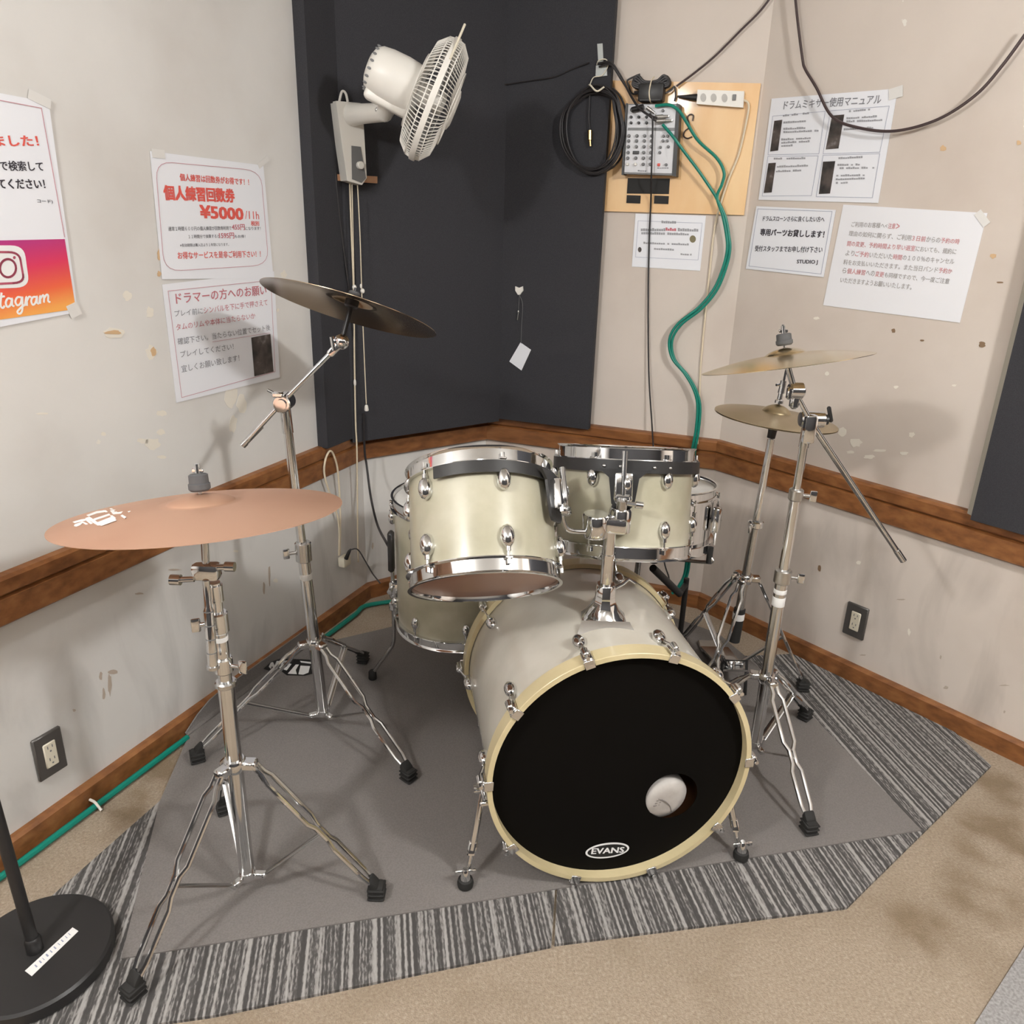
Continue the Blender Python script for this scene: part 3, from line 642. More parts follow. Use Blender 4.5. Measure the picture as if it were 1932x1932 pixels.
# ------------------------------------------------------------------ cymbals
def cymbal(name, c, n, R, m, label, cat, bow=.022, bell=.015, th=.0012):
    c, n = V(c), V(n).normalized(); rb = R * .24
    prof = []
    for i in range(13):
        t = 1 - i / 12; r = rb + (R - rb) * t; prof.append((r, bow * (1 - t ** 1.6)))
    for i in range(1, 8):
        t = i / 8 * math.pi / 2; prof.append((rb * math.cos(t), bow + bell * (.5 - .5 * math.cos(2 * t)) ** .8))
    prof.append((.006, bow + bell))
    low = [(r, h - th) for r, h in reversed(prof)]
    o = MB(lathe(prof + low, c, n, 96, closed_prof=True)).build(name, m, loc=c, angle=50)
    return tag(o, label, cat), bow + bell
def felts(root, c, n, top, lowh, r=.019, h=.026, nut=True):
    part('felt', 'felt', root, lathe([(r * .8, 0), (r, .004), (r, h * .45), (r * .9, h * .5), (r * .88, h), (r * .7, h + .002), (0, h + .002)], V(c) + V(n) * top, n, 20))
    if nut: part('wing_nut', 'chrome', root, cyl(V(c) + V(n) * (top + h), V(c) + V(n) * (top + h + .02), .005, 10), box(V(c) + V(n) * (top + h + .008), (.022, .005, .008), bev=.002))
# --- tripod stands
def tripod(root, c, ang_feet, fr, hubz, basez, lean=V((0, 0, 0)), lr=.0055, z0=.0108, spread=.016, hub=True, legnames='leg'):
    c = V((c[0], c[1], 0))
    P = lambda z: c + Z * z + lean * z
    hp = P(hubz)
    if hub: part('leg_collar', 'chrome', root, lathe([(.021, -.014), (.023, -.010), (.023, .010), (.020, .014)], hp, Z, 18), *[box(hp + V((math.sin(R_(a)), -math.cos(R_(a)), 0)) * .03, (.026, .034, .020), (V((math.cos(R_(a)), math.sin(R_(a)), 0)), V((math.sin(R_(a)), -math.cos(R_(a)), 0)), Z), .004) for a in ang_feet])
    part('base_bracket', 'chrome', root, lathe([(.018, -.006), (.02, 0), (.018, .012)], P(basez), Z, 16), *[box(P(basez) + V((math.sin(R_(a)), -math.cos(R_(a)), 0)) * .026, (.016, .036, .014), (V((math.cos(R_(a)), math.sin(R_(a)), 0)), V((math.sin(R_(a)), -math.cos(R_(a)), 0)), Z), .003) for a in ang_feet])
    for a in ang_feet:
        d = V((math.sin(R_(a)), -math.cos(R_(a)), 0)); s = Z.cross(d)
        top = hp + d * .040; foot = c + d * fr + Z * (z0 + .035); ax = (foot - top).normalized()
        ts = [(0, .008), (.07, .008), (.12, spread), (.44, spread), (.50, .006), (.60, .006), (.655, spread * .85), (.90, spread * .8), (1, .006)]
        g = MB()
        for sg in (-1, 1):
            g.add(tube([top.lerp(foot, t) + s * w * sg for t, w in ts], lr, 8))
        lgp = g.build('leg', 'chrome', root)
        fx = d.lerp(ax, .45).normalized(); fz = s.cross(fx) * -1; fz = fz if fz.z > 0 else -fz
        ft = MB(box(c + d * (fr + .004) + Z * (z0 + .019), (.034, .036, .038), (s, d, Z), .008, 2), box(foot - ax * .004, (.030, .022, .030), (s, fz, ax), .006, 2))
        for k in range(3): ft.add(box(c + d * (fr + .004) + Z * (z0 + .006 + .012 * k), (.037, .039, .005), (s, d, Z), .002))
        ft.build('rubber_foot', 'black_rubber', lgp)
        part('brace', 'chrome_dull', root, tube([P(basez) + d * .036, top.lerp(foot, .55)], .0105, 8, flat=.2, up=Z))
    return P
def collar(root, p, r, h, side=None, nm='collar', ax=Z, m='chrome'):
    o = part(nm, m, root, lathe([(r * .86, 0), (r, .003), (r, h - .003), (r * .86, h)], p, ax, 18))
    if side is not None:
        q = V(p) + V(ax) * h * .5; s = V(side).normalized()
        part('wing_screw', 'chrome', root, cyl(q + s * r * .8, q + s * (r + .016), .005, 10), box(q + s * (r + .024), (.018, .007, .030), (s, s.cross(Z) if abs(s.z) < .9 else X, Z), .003, 2))
    return o
# --- front left stand with the folded boom
C1 = V((-.572, 1.349, 0))
feetA = [math.degrees(math.atan2(p.x - C1.x, -(p.y - C1.y))) for p in (V((-.715, 1.1, 0)), V((-.285, 1.352, 0)), V((-.717, 1.596, 0)))]
st1 = thing('cymbal_stand', C1 + Z * .01, 'chrome cymbal stand in front at left, holding the copper coloured ride cymbal', 'cymbal stand')
P1 = tripod(st1, C1, feetA, .287, .372, .068)
part('lower_tube', 'chrome', st1, cyl(P1(.06), P1(.575), .0165, 20)); part('middle_tube', 'chrome', st1, cyl(P1(.57), P1(.715), .0135, 18)); part('upper_tube', 'chrome', st1, cyl(P1(.70), P1(.80), .011, 16), cyl(P1(.76), P1(.795), .0145, 16))
collar(st1, P1(.565), .0215, .014, None, 'collar', m='chrome_dull'); collar(st1, P1(.598), .0185, .036, V((1, -.2, 0))); collar(st1, P1(.690), .0185, .046, V((-1, -.4, 0)))
part('tape_mark', 'white_tape', st1, lathe([(.0142, 0), (.0145, .002), (.0145, .008), (.0142, .010)], P1(.672), Z, 16))
tl = P1(.822) + V((-.004, -.02, 0))
part('tilter', 'chrome', st1, box(tl + Z * .012, (.052, .03, .034), bev=.008, seg=2), cyl(tl + V((-.02, -.012, 0)), tl + V((-.058, -.014, -.002)), .006, 10), cyl(tl + V((-.045, -.014, -.002)), tl + V((-.064, -.014, -.002)), .0105, 12), cyl(tl + V((.02, -.004, .022)), tl + V((.055, -.004, .024)), .006, 10), cyl(tl + V((.038, -.004, .024)), tl + V((.056, -.004, .024)), .0095, 12))
b0, b1 = tl + V((.002, -.012, -.002)), atY(402, 1258, 1.305)
bm_ = part('boom_rod', 'chrome', st1, tube([b0, b0.lerp(b1, .3), b0.lerp(b1, .34), b0.lerp(b1, .995)], [.0065, .0065, .0095, .0095], 14))
part('boom_ring', 'grey_plastic', bm_, *[tube([b0.lerp(b1, t), b0.lerp(b1, t + .012)], .0098, 14) for t in (.34, .50, .66, .82)])
part('boom_cap', 'chrome_dull', bm_, tube([b0.lerp(b1, .985), b0.lerp(b1, 1.02)], .0125, 14))
nR1 = V((-.073, .157, .985)).normalized(); RC = V((-.573, 1.334, .949))
part('cymbal_rod', 'chrome_dull', st1, tube([tl + Z * .02, RC - nR1 * .012], .007, 12), tube([RC - nR1 * .05, RC - nR1 * .012], .0105, 12), tube([RC - nR1 * .02, RC + nR1 * .092], .0035, 8))
ride, hb = cymbal('ride_cymbal', RC, nR1, .254, 'bronze', 'large copper coloured ride cymbal with white markings, front left', 'cymbal')
felts(st1, RC, nR1, .043, 0, .0195, .03)
# white painted strokes on the ride
def cymh(r, R=.254, bow=.022):
    rb = R * .24; t = max(0, min(1, (r - rb) / (R - rb))); return bow * (1 - t ** 1.6)
rp = Plane(RC + nR1 * .0105, nR1)
def onride(x, y):
    p = rp.at(x, y); v = p - RC; r = (v - nR1 * v.dot(nR1)).length; pl2 = Plane(RC + nR1 * (cymh(r) + .0005), nR1); return pl2.at(x, y)
zz = lambda x, y: onride(60 + x * .3209, 860 + y * .3209)
strokes = [[(385, 405), (480, 365), (498, 380), (410, 412)], [(315, 368), (340, 360), (410, 408), (388, 410)], [(362, 372), (455, 342), (462, 349), (372, 380)], [(322, 350), (380, 328), (432, 322), (440, 328), (385, 338), (335, 357)], [(418, 322), (435, 322), (495, 368), (480, 372)], [(380, 395), (470, 360), (478, 366), (390, 402)],
           [(240, 390), (290, 376), (318, 372), (320, 380), (292, 386), (252, 396)], [(310, 374), (322, 372), (358, 398), (345, 402)], [(252, 405), (290, 392), (300, 396), (285, 408), (262, 417), (248, 414)], [(288, 390), (300, 388), (330, 402), (318, 405)],
           [(457, 312), (470, 310), (556, 362), (545, 370)], [(470, 338), (545, 314), (552, 322), (482, 346)], [(460, 325), (480, 318), (540, 325), (525, 340), (480, 345)], [(538, 312), (555, 312), (582, 328), (570, 334)]]
part('painted_mark', 'mark_white', ride, *[prism([zz(*q) for q in s_], nR1, .0008) for s_ in strokes], sm=False)
# --- rear left boom stand
C2 = V((-.546, 1.966, 0)); lean2 = V((-.052, .0, 0))
feetB = [math.degrees(math.atan2(p.x - C2.x, -(p.y - C2.y))) for p in (V((-.856, 1.796, 0)), V((-.26, 1.74, 0)), V((-.499, 2.323, 0)))]
st2 = thing('cymbal_stand', C2 + Z * .01, 'tall chrome boom stand behind the ride, its arm reaching up to the dark crash', 'cymbal stand')
P2 = tripod(st2, C2, feetB, .358, .300, .06, lean2, lr=.005)
part('lower_tube', 'chrome', st2, cyl(P2(.055), P2(.60), .0165, 20)); part('upper_tube', 'chrome', st2, cyl(P2(.58), P2(1.0), .0125, 18), cyl(P2(.93), P2(.995), .0145, 16))
collar(st2, P2(.56), .0225, .058, V((-1, -.5, 0)), m='chrome_dull')
part('tape_mark', 'white_tape', st2, lathe([(.0168, 0), (.0172, .002), (.0172, .016), (.0168, .018)], P2(.505), Z, 16))
T2 = P2(1.012); nC = V((.228, .31, .923)).normalized(); CC = V((-.431, 2.031, 1.245)); E2 = CC - nC * .085
part('boom_tilter', 'chrome', st2, cyl(T2 + V((.0, -.028, 0)), T2 + V((0, .028, 0)), .0235, 22, None, .003), cyl(T2 + V((0, -.034, 0)), T2 + V((0, -.026, 0)), .014, 16), box(T2 + V((-.006, -.03, .026)), (.03, .014, .014), bev=.004), tube([T2 + V((-.02, 0, .02)), T2 + V((-.04, -.004, .032))], .004, 8))
bk = T2 + (T2 - E2).normalized() * .155 + V((0, -.01, 0))
part('boom_rod', 'chrome', st2, tube([bk, T2 + V((0, -.012, .004)), E2], .0062, 12), tube([bk, bk.lerp(T2, .46)], .0078, 12), tube([bk, bk.lerp(T2, .08)], .009, 12))
part('tilter', 'chrome', st2, box(E2 - (E2 - T2).normalized() * .022, (.020, .022, .05), ((E2 - T2).normalized().cross(Y), Y, (E2 - T2).normalized()), .006, 2), ell(E2, (.02, .018, .02)), tube([E2 + V((-.022, -.012, .014)), E2 + V((-.018, -.012, -.02))], .006, 8))
part('cymbal_rod', 'black_plastic', st2, tube([E2 + nC * .012, CC + nC * .02], .0065, 12), tube([E2, CC + nC * .058], .0036, 8), lathe([(.014, .0), (.018, .004), (.018, .02), (.0, .022)], CC + nC * .006, nC, 16))
cymbal('crash_cymbal', CC, nC, .2286, 'bronze_dark', 'dark bronze crash cymbal tilted to show its underside, upper left', 'cymbal')
felts(st2, CC, nC, .038, 0, .016, .008, False)
# --- right boom stand
C3 = V((.73, 1.88, 0)); st3 = thing('cymbal_stand', C3 + Z * .01, 'chrome boom stand right of the bass drum, its long rod slanting down to the right', 'cymbal stand')
P3 = tripod(st3, C3, [12, 132, 252], .29, .285, .06, lr=.0055)
def zon(c, py):            # height on the vertical through c seen at pixel row py
    best = min(range(0, 1600), key=lambda k: abs(pxy(V((c.x, c.y, k / 1000)))[1] - py)); return best / 1000
def pxy(p):
    q = MC @ (V(p) - CAMP); return 966 + FPX * q.x / q.z, CYP + FPX * q.y / q.z
zc1, zc2, zt = zon(C3, 1088), zon(C3, 935), zon(C3, 800)
part('lower_tube', 'chrome', st3, cyl(P3(.05), P3(zc1), .0165, 20)); part('middle_tube', 'chrome', st3, cyl(P3(zc1), P3(zc2), .0135, 18)); part('upper_tube', 'chrome', st3, cyl(P3(zc2), P3(zt), .0105, 16), cyl(P3(zt - .06), P3(zt), .0125, 16))
collar(st3, P3(zc1 - .018), .0225, .040, V((1, -.3, 0)), m='steel'); collar(st3, P3(zc2 - .012), .0185, .030, V((1, -.3, 0)), m='steel')
part('tape_mark', 'white_tape', st3, *[lathe([(.0167, 0), (.0171, .001), (.0171, h), (.0167, h + .001)], P3(z), Z, 18) for z, h in ((zc1 - .048, .012), (zc1 - .085, .026))])
T3 = P3(zt + .012); nK = V((-.168, .17, .971)).normalized(); CK = V((.648, 1.861, 1.170)); RK = .198
E3 = atY(1499, 737, CK.y + .0)
part('boom_tilter', 'chrome', st3, box(T3 + V((0, -.018, -.02)), (.034, .026, .075), bev=.010, seg=2), cyl(T3 + V((-.02, 0, .0)), T3 + V((.04, 0, 0)), .020, 20, None, .003))
part('wing_screw', 'black_plastic', st3, cyl(T3 + V((.03, 0, .0)), T3 + V((.048, 0, 0)), .013, 14), box(T3 + V((.052, 0, .014)), (.010, .008, .042), (V((.9, 0, .3)).normalized(), Y, V((-.3, 0, .9)).normalized()), .003))
K3 = atD(1703, 1056, 2.02)
part('boom_rod', 'chrome', st3, tube([E3, T3 + V((0, -.02, 0)), K3], .0062, 12), tube([T3.lerp(K3, .04), K3], .0074, 12), tube([K3.lerp(T3, .07), K3 + (K3 - T3).normalized() * .004], .0088, 12))
part('tilter', 'chrome', st3, cyl(E3 + V((-.014, 0, 0)), E3 + V((.022, 0, 0)), .020, 18, None, .004), box(E3 + V((.004, 0, -.025)), (.022, .02, .04), bev=.006), box(E3 + V((-.016, -.012, -.004)), (.012, .014, .03), bev=.003))
part('cymbal_rod', 'chrome_dull', st3, tube([E3, CK + nK * .012], .0075, 12), tube([CK, CK + nK * .092], .0034, 8))
cymbal('crash_cymbal', CK, nK, RK, 'bronze_gold', 'pale gold crash cymbal seen nearly edge on, right side', 'cymbal')
felts(st3, CK, nK, .043, 0, .0195, .026)
# --- hi hat
C4 = V((.778, 2.255, 0)); nH = V((.085, .03, .996)).normalized(); HC4 = V((.778, 2.255, .940))
st4 = thing('hi_hat_stand', C4 + Z * .01, 'chrome hi-hat stand behind the right boom stand, against the right wall', 'hi-hat stand')
lean4 = V((-.045, 0, 0)); zb4 = .93
C4b = C4 + V((.045 * zb4, 0, 0)) * 0 + V((-.0, 0, 0))
P4 = tripod(st4, C4 - V((.035, 0, 0)), [86, 206, 326], .25, .41, .10, V((.037, 0, 0)), lr=.005)
zq = .60
part('lower_tube', 'chrome_dull', st4, cyl(P4(.30), P4(zq), .0145, 18)); part('upper_tube', 'chrome', st4, cyl(P4(zq), P4(.875), .0115, 16))
part('lower_sleeve', 'black_rubber', st4, cyl(P4(.18), P4(.30), .0185, 16)); part('tape_mark', 'white_tape', st4, lathe([(.0190, 0), (.0193, .001), (.0193, .022), (.0190, .023)], P4(.262), Z, 16))
collar(st4, P4(zq - .012), .024, .022, V((-.7, -1, 0))); collar(st4, P4(.405), .019, .02, V((-1, -.3, 0)), m='chrome_dull')
part('seat_cup', 'black_plastic', st4, lathe([(.012, -.052), (.013, -.03), (.017, -.018), (.024, -.008), (.024, -.003), (0, -.003)], HC4 - nH * .010, nH, 20))
part('pull_rod', 'chrome', st4, tube([P4(.86), HC4 + nH * .155], .0034, 8))
cl_ = part('clutch', 'chrome', st4, cyl(HC4 + nH * .075, HC4 + nH * .112, .0095, 14), lathe([(.013, 0), (.013, .008), (.008, .012), (.007, .03), (.010, .03), (.010, .06), (.005, .062)], HC4 + nH * .045, nH, 16))
part('wing_screw', 'chrome', cl_, tube([HC4 + nH * .10, HC4 + nH * .10 + V((-.022, -.008, 0))], .004, 8))
cymbal('hi_hat_cymbal', HC4, nH, .178, 'bronze_olive', 'upper tarnished hi-hat cymbal with the clutch on top, at right', 'cymbal', .018, .022)
cymbal('hi_hat_cymbal', HC4 - nH * .004, -nH, .178, 'bronze_olive', 'lower hi-hat cymbal facing down, resting on the black cup', 'cymbal', .012, .016)
# hi hat pedal and bass pedal
hp = thing('hi_hat_pedal', C4 + V((-.03, .16, .01)), 'dark foot pedal at the base of the hi-hat stand', 'pedal')
part('footboard', 'chrome_dull', hp, prism([C4 + V((-.07, -.06, .10)), C4 + V((.01, -.06, .10)), C4 + V((.02, .20, .03)), C4 + V((-.08, .20, .03))], Z, .008))
part('heel_plate', 'steel', hp, box(C4 + V((-.03, .23, .02)), (.09, .07, .016), bev=.004)); part('pedal_frame', 'black_plastic', hp, tube([C4 + V((-.07, -.07, .02)), C4 + V((-.07, -.04, .13)), C4 + V((.01, -.04, .13)), C4 + V((.01, -.07, .02))], .006, 8))
bpz = BC + BN * (BD + .01)
bp_ = thing('bass_drum_pedal', V((bpz.x, bpz.y + .12, .01)), 'chrome bass drum pedal behind the bass drum', 'pedal')
bo = V((bpz.x, bpz.y, 0))
part('footboard', 'chrome_dull', bp_, prism([bo + V((-.04, .05, .085)), bo + V((.04, .05, .085)), bo + V((.04, .31, .03)), bo + V((-.04, .31, .03))], Z, .008))
part('pedal_frame', 'chrome_dull', bp_, tube([bo + V((-.07, .03, .02)), bo + V((-.06, .04, .22)), bo + V((.06, .04, .22)), bo + V((.07, .03, .02))], .008, 10), box(bo + V((0, .17, .016)), (.15, .30, .008), bev=.002))
bt_ = part('beater', 'black_rubber', bp_, tube([bo + V((0, .04, .22)), bo + V((0, .07, .36))], .004, 8), ell(bo + V((0, .07, .37)), (.022, .03, .022)))
# black microphone stand arm lying low behind the bass drum (bent black bar)
ma = thing('microphone_stand', atY(1298, 1140, 2.12), 'low black microphone stand behind the snare, only its slanting arm seen', 'microphone stand')
a_, b_ = atY(1232, 1072, 2.08), atY(1282, 1120, 2.22)
part('arm', 'black_plastic', ma, tube([a_, b_], .012, 10)); bb = V((b_.x + .03, b_.y + .05, .01))
part('base', 'black_plastic', ma, lathe([(.09, 0), (.09, .012), (.07, .02), (0, .022)], bb, Z, 28), tube([bb + Z * .02, bb + Z * (b_.z + .02)], .009, 10), tube([bb + Z * (b_.z), b_], .009, 10))
part('shaft', 'black_plastic', ma, tube([a_ + Z * .02, a_ + Z * .075], .013, 12))
single('dark_box', 'black_plastic', 'dark box on the floor behind the bass drum, left of the hi-hat stand', 'box', box(V((.49, 2.48, .0860)), (.19, .16, .15), (dBR, V((-dBR.y, dBR.x, 0)), Z), .01))  # plain dark box standing in for unclear dark things on the floor
# ------------------------------------------------------------------ microphone stand at the left edge
pb = atz(66, 1792, .041); mc = V((pb.x, pb.y, .007))
ms = thing('microphone_stand', mc, 'black microphone stand with a heavy round base at the left edge', 'microphone stand')
mr_ = (atz(214, 1768, .030) - V((pb.x, pb.y, .030))).length
base = part('round_base', 'black_plastic', ms, lathe([(mr_ - .004, 0), (mr_, .004), (mr_, .028), (mr_ - .005, .033), (.03, .034), (0, .034)], mc, Z, 64))
part('pole', 'black_plastic', ms, cyl(pb - Z * .002, pb + Z * 1.0 + V((-.03, 0, 0)), .0115, 18), lathe([(.0155, 0), (.0155, .028), (.0135, .034), (.0115, .036)], pb - Z * .001, Z, 18))
lb = [atz(x, y, .0415) for x, y in ((47, 1832), (60, 1842), (148, 1757), (137, 1750))]
ls_ = part('label_strip', 'white_tape', base, prism(lb, Z, .0006), sm=False)
g = MB(); e_ = (lb[2] - lb[1]); s__ = (lb[0] - lb[1])
for t, w_ in ((.14, .05), (.23, .05), (.30, .025), (.37, .06), (.46, .04), (.54, .05), (.63, .03), (.70, .045), (.79, .03), (.86, .03)):
    a = lb[1] + e_ * t; g.add(prism([a + s__ * .35 + Z * .0008, a + e_ * w_ * .5 + s__ * .3 + Z * .0008, a + e_ * w_ * .6 + s__ * .66 + Z * .0008, a + e_ * .01 + s__ * .7 + Z * .0008], Z, .0002))
g.build('faded_writing', 'ink_blue', ls_, sm=False)
# ------------------------------------------------------------------ wall sockets
def outlet(pl, corners, face, label):
    c = [pl.at(x, y, .0) for x, y in corners]; ux = (c[1] - c[0] + c[2] - c[3]).normalized(); uz = Z
    wd, ht = .0745, .120; ce = sum(c, V((0, 0, 0))) / 4
    o = thing('wall_socket', ce - Z * .06, label, 'wall socket', 'grey framed double wall sockets')
    part('frame_plate', 'grey_plate', o, box(ce + pl.n * .005, (wd, .010, ht), (ux, pl.n, uz), .003))
    part('socket_face', 'ivory', o, box(ce + pl.n * .0085, (.034, .008, .070), (ux, pl.n, uz), .003))
    for dz in (.017, -.017):
        part('slots', 'grey_plastic', o, box(ce + pl.n * .0124 + ux * -.006 + Z * (dz + .006), (.0022, .001, .008), (ux, pl.n, uz)), box(ce + pl.n * .0124 + ux * .006 + Z * (dz + .006), (.0022, .001, .007), (ux, pl.n, uz)), cyl(ce + pl.n * .0115 + Z * (dz - .006), ce + pl.n * .013 + Z * (dz - .006), .0024, 8))
M['grey_plate'] = mat('dark_grey_plate', (.10, .092, .085), .35, .3)
outlet(PL, [(57.3, 1398), (108.6, 1366), (122, 1445), (72.5, 1474)], 1, 'grey framed double wall socket low on the left wall')
outlet(PR, [(1604.5, 1135), (1640.7, 1150), (1627, 1206), (1592, 1191)], 1, 'grey framed double wall socket low on the right wall')
# ------------------------------------------------------------------ notices on the walls
def sheet(name, pl, corners, label, off=.003, m='paper', bow=.004, cat='notice', tape=()):
    """corners px: tl, tr, br, bl. A thin laminated sheet, slightly bowed off the wall."""
    nu, nv = 8, 8; c = [pl.at(x, y, off) for x, y in corners]; vs, fs = [], []
    def pt(s, t, h=0): return (c[0] * (1 - s) + c[1] * s) * (1 - t) + (c[3] * (1 - s) + c[2] * s) * t + pl.n * (h)
    for k in (0, 1):
        for j in range(nv + 1):
            for i in range(nu + 1): vs.append(pt(i / nu, j / nv, -.0006 * k))
    n_ = (nu + 1) * (nv + 1)
    for j in range(nv):
        for i in range(nu):
            a = j * (nu + 1) + i; fs.append((a, a + 1, a + nu + 2, a + nu + 1)); fs.append((n_ + a, n_ + a + nu + 1, n_ + a + nu + 2, n_ + a + 1))
    ring = [i for i in range(nu + 1)] + [(j + 1) * (nu + 1) - 1 for j in range(1, nv + 1)] + [nv * (nu + 1) + i for i in range(nu - 1, -1, -1)] + [j * (nu + 1) for j in range(nv - 1, 0, -1)]
    for a, b in zip(ring, ring[1:] + ring[:1]): fs.append((a, b, n_ + b, n_ + a))
    o = single(name, m, label, cat, (vs, fs), loc=(c[0] + c[1] + c[2] + c[3]) / 4, sm=False)
    for (x, y, w_, h_, rot) in tape:
        p = pl.at(x, y, off + .0012); ux = V((pl.n.y * -1, pl.n.x, 0)); ux = (ux * math.cos(rot) + Z * math.sin(rot)); uy = pl.n.cross(ux)
        part('tape', 'tape', o, box(p, (w_, h_, .0005), (ux, uy, pl.n)), sm=False)
    return o, Plane(pl.p + pl.n * (off + .0008), pl.n)
def line_rect(P, pts, wpx, closed=True):
    g = MB(); k = len(pts)
    for i in range(k if closed else k - 1):
        a, b = P.at(*pts[i]), P.at(*pts[(i + 1) % k]); d = (b - a).normalized(); s = P.n.cross(d) * wpx
        g.add(prism([a - s - d * wpx, b - s + d * wpx, b + s + d * wpx, a + s - d * wpx], P.n, .0003))
    return g
def rounded(pts, r=.16, k=5):
    out = []; n_ = len(pts)
    for i in range(n_):
        p0, p1, p2 = V((*pts[i - 1], 0)), V((*pts[i], 0)), V((*pts[(i + 1) % n_], 0))
        rr = r if isinstance(r, float) else r[i]
        a, b = p1.lerp(p0, rr), p1.lerp(p2, rr)
        for j in range(k + 1):
            t = j / k; q = a * (1 - t) ** 2 + p1 * 2 * t * (1 - t) + b * t * t; out.append((q.x, q.y))
    return out
def write(o, P, m, items, name='lettering'):
    """items: (text, x0, y0, x1, y1, pixel height, bold) baseline ends in pixels"""
    for it in items:
        s, x0, y0, x1, y1, hp_ = it[:6]; b = it[6] if len(it) > 6 else 0.0
        p0, p1 = P.at(x0, y0), P.at(x1, y1); hh = (P.at((x0 + x1) / 2, (y0 + y1) / 2) - P.at((x0 + x1) / 2, (y0 + y1) / 2 - hp_)).length
        v, f = text_geo(s, p0, p1, P.n, hh, b)
        if v: MB((v, f)).build(name, m, o, sm=False)
def runs(o, P, x0, y0, x1, y1, hp_, segs, nm='lettering'):
    """one line of equal width characters split into coloured runs"""
    tot = sum(len(s) for s, _ in segs); k = 0; by = {}
    for s, m in segs:
        a, b = k / tot, (k + len(s)) / tot; k += len(s)
        by.setdefault(m, []).append((s, x0 + (x1 - x0) * a + .8, y0 + (y1 - y0) * a, x0 + (x1 - x0) * b - .8, y0 + (y1 - y0) * b, hp_, .012))
    return by
def bars(o, P, m, rows, nm='small_print'):
    for x0, y0, x1, y1, h in rows:
        g = MB(); n_ = max(2, int((x1 - x0) / 4))
        for i in range(n_):
            if random.random() < .1: continue
            a, b = i / n_, (i + .86) / n_; q = lambda t, dy: P.at(x0 + (x1 - x0) * t, y0 + (y1 - y0) * t + dy)
            hh = h * random.uniform(.6, 1)
            g.add(prism([q(a, 0), q(b, 0), q(b, -hh), q(a, -hh)], P.n, .0003))
        g.build(nm, m, o, sm=False)
# red practice ticket notice
o, P = sheet('notice', PL, [(283, 285), (497, 312), (516, 524), (306, 527)], 'white laminated notice with red price lettering on the left wall', tape=[(497, 306, .05, .015, .5), (299, 290, .04, .02, 0)])
line_rect(P, rounded([(293, 304), (492, 322), (507, 500), (310, 512)], [.16, .16, .16, .16]), .0007).build('border', 'ink_line', o, sm=False)
write(o, P, 'ink_red', [('個人練習は回数券がお得です！！', 340, 341, 470, 350, 13, .02), ('個人練習回数券', 311, 377, 443, 382, 26, .05), ('¥5000', 379, 411, 459, 415, 23, .04), ('/11h', 463, 413, 489, 414, 15, .0), ('お得なサービスを是非ご利用下さい！！', 336, 489, 492, 485, 13, .015), ('税別', 474, 426, 489, 426, 9, .02)], 'red_lettering')
write(o, P, 'ink_black', [('通常１時間６００円の個人練習が回数券利用で', 318, 436, 437, 434, 8), ('になります！', 463, 434, 492, 434, 6), ('１１時間分で換算すると', 356, 450, 414, 449, 7), ('もお得！', 443, 449, 463, 449, 6), ('※有効期限は購入日より１年間になります。', 340, 466, 432, 464, 6)], 'black_lettering')
write(o, P, 'ink_pink', [('455円', 438, 434, 462, 434, 11, .02), ('1595円', 414, 450, 442, 450, 11, .02)], 'price_lettering')
# drummers' request notice
o, P = sheet('notice', PL, [(306, 537), (517, 512), (528, 712), (333, 760)], 'white laminated notice with a small photo below the red price notice', .0025)
line_rect(P, [(317, 549), (511, 529), (519, 701), (343, 750)], .0007).build('border', 'ink_line', o, sm=False)
write(o, P, 'ink_pink', [('ドラマーの方へのお願い', 333, 574, 503, 556, 20, .01), ('シンバルを下に手で押さえて', 385, 592, 505, 576, 12), ('タムのリムや本体に当たらないか', 333, 624, 482, 601, 12)], 'red_lettering')
write(o, P, 'ink_grey', [('プレイ前に', 330, 598, 383, 592, 12), ('確認下さい。当たらない位置でセット後', 336, 651, 510, 623, 12), ('プレイしてください！', 341, 675, 441, 659, 12), ('宜しくお願い致します！', 343, 703, 452, 681, 13)], 'grey_lettering')
line_rect(P, [(401, 645), (509, 628)], .0005, False).build('underline', 'ink_line', o, sm=False)
part('photo', 'photo_dark', o, prism([P.at(*q) for q in ((474, 637), (510, 630), (516, 701), (480, 710))], P.n, .0004), sm=False)
# social media poster at the left edge
ig, P = sheet('poster', PL, [(-190, 140), (92, 193), (147, 589), (-120, 640)], 'white and magenta poster at the left edge with a round cornered camera sign', tape=[(75, 187, .05, .02, -.3), (140, 585, .03, .03, .3)], cat='poster')
line_rect(P, [(-170, 157), (78, 204), (122, 447)], .0008, False).build('border', 'ink_line', ig, sm=False)
write(ig, P, 'ink_red', [('始めました！', -70, 277, 74, 276, 21, .03)], 'red_lettering')
write(ig, P, 'ink_black', [('で検索して', 1, 322, 83, 323, 18, .02), ('フォローしてください！', -95, 356, 86, 356, 18, .03), ('コード)', 71, 384, 100, 385, 8, .01)], 'black_lettering')
M['sunset'] = mat('magenta_to_orange_print', (.5, .03, .2), .4)
ms_ = M['sunset']; tc = N(ms_, 'ShaderNodeTexCoord'); sx = N(ms_, 'ShaderNodeSeparateXYZ'); L(ms_, tc.outputs['Generated'], sx.inputs[0])
my = N(ms_, 'ShaderNodeMath', operation='MULTIPLY_ADD'); my.inputs[1].default_value = -.25; L(ms_, sx.outputs[0], my.inputs[0]); L(ms_, sx.outputs[2], my.inputs[2])
mz_ = N(ms_, 'ShaderNodeMath', operation='ADD'); mz_.inputs[1].default_value = .12; L(ms_, my.outputs[0], mz_.inputs[0])
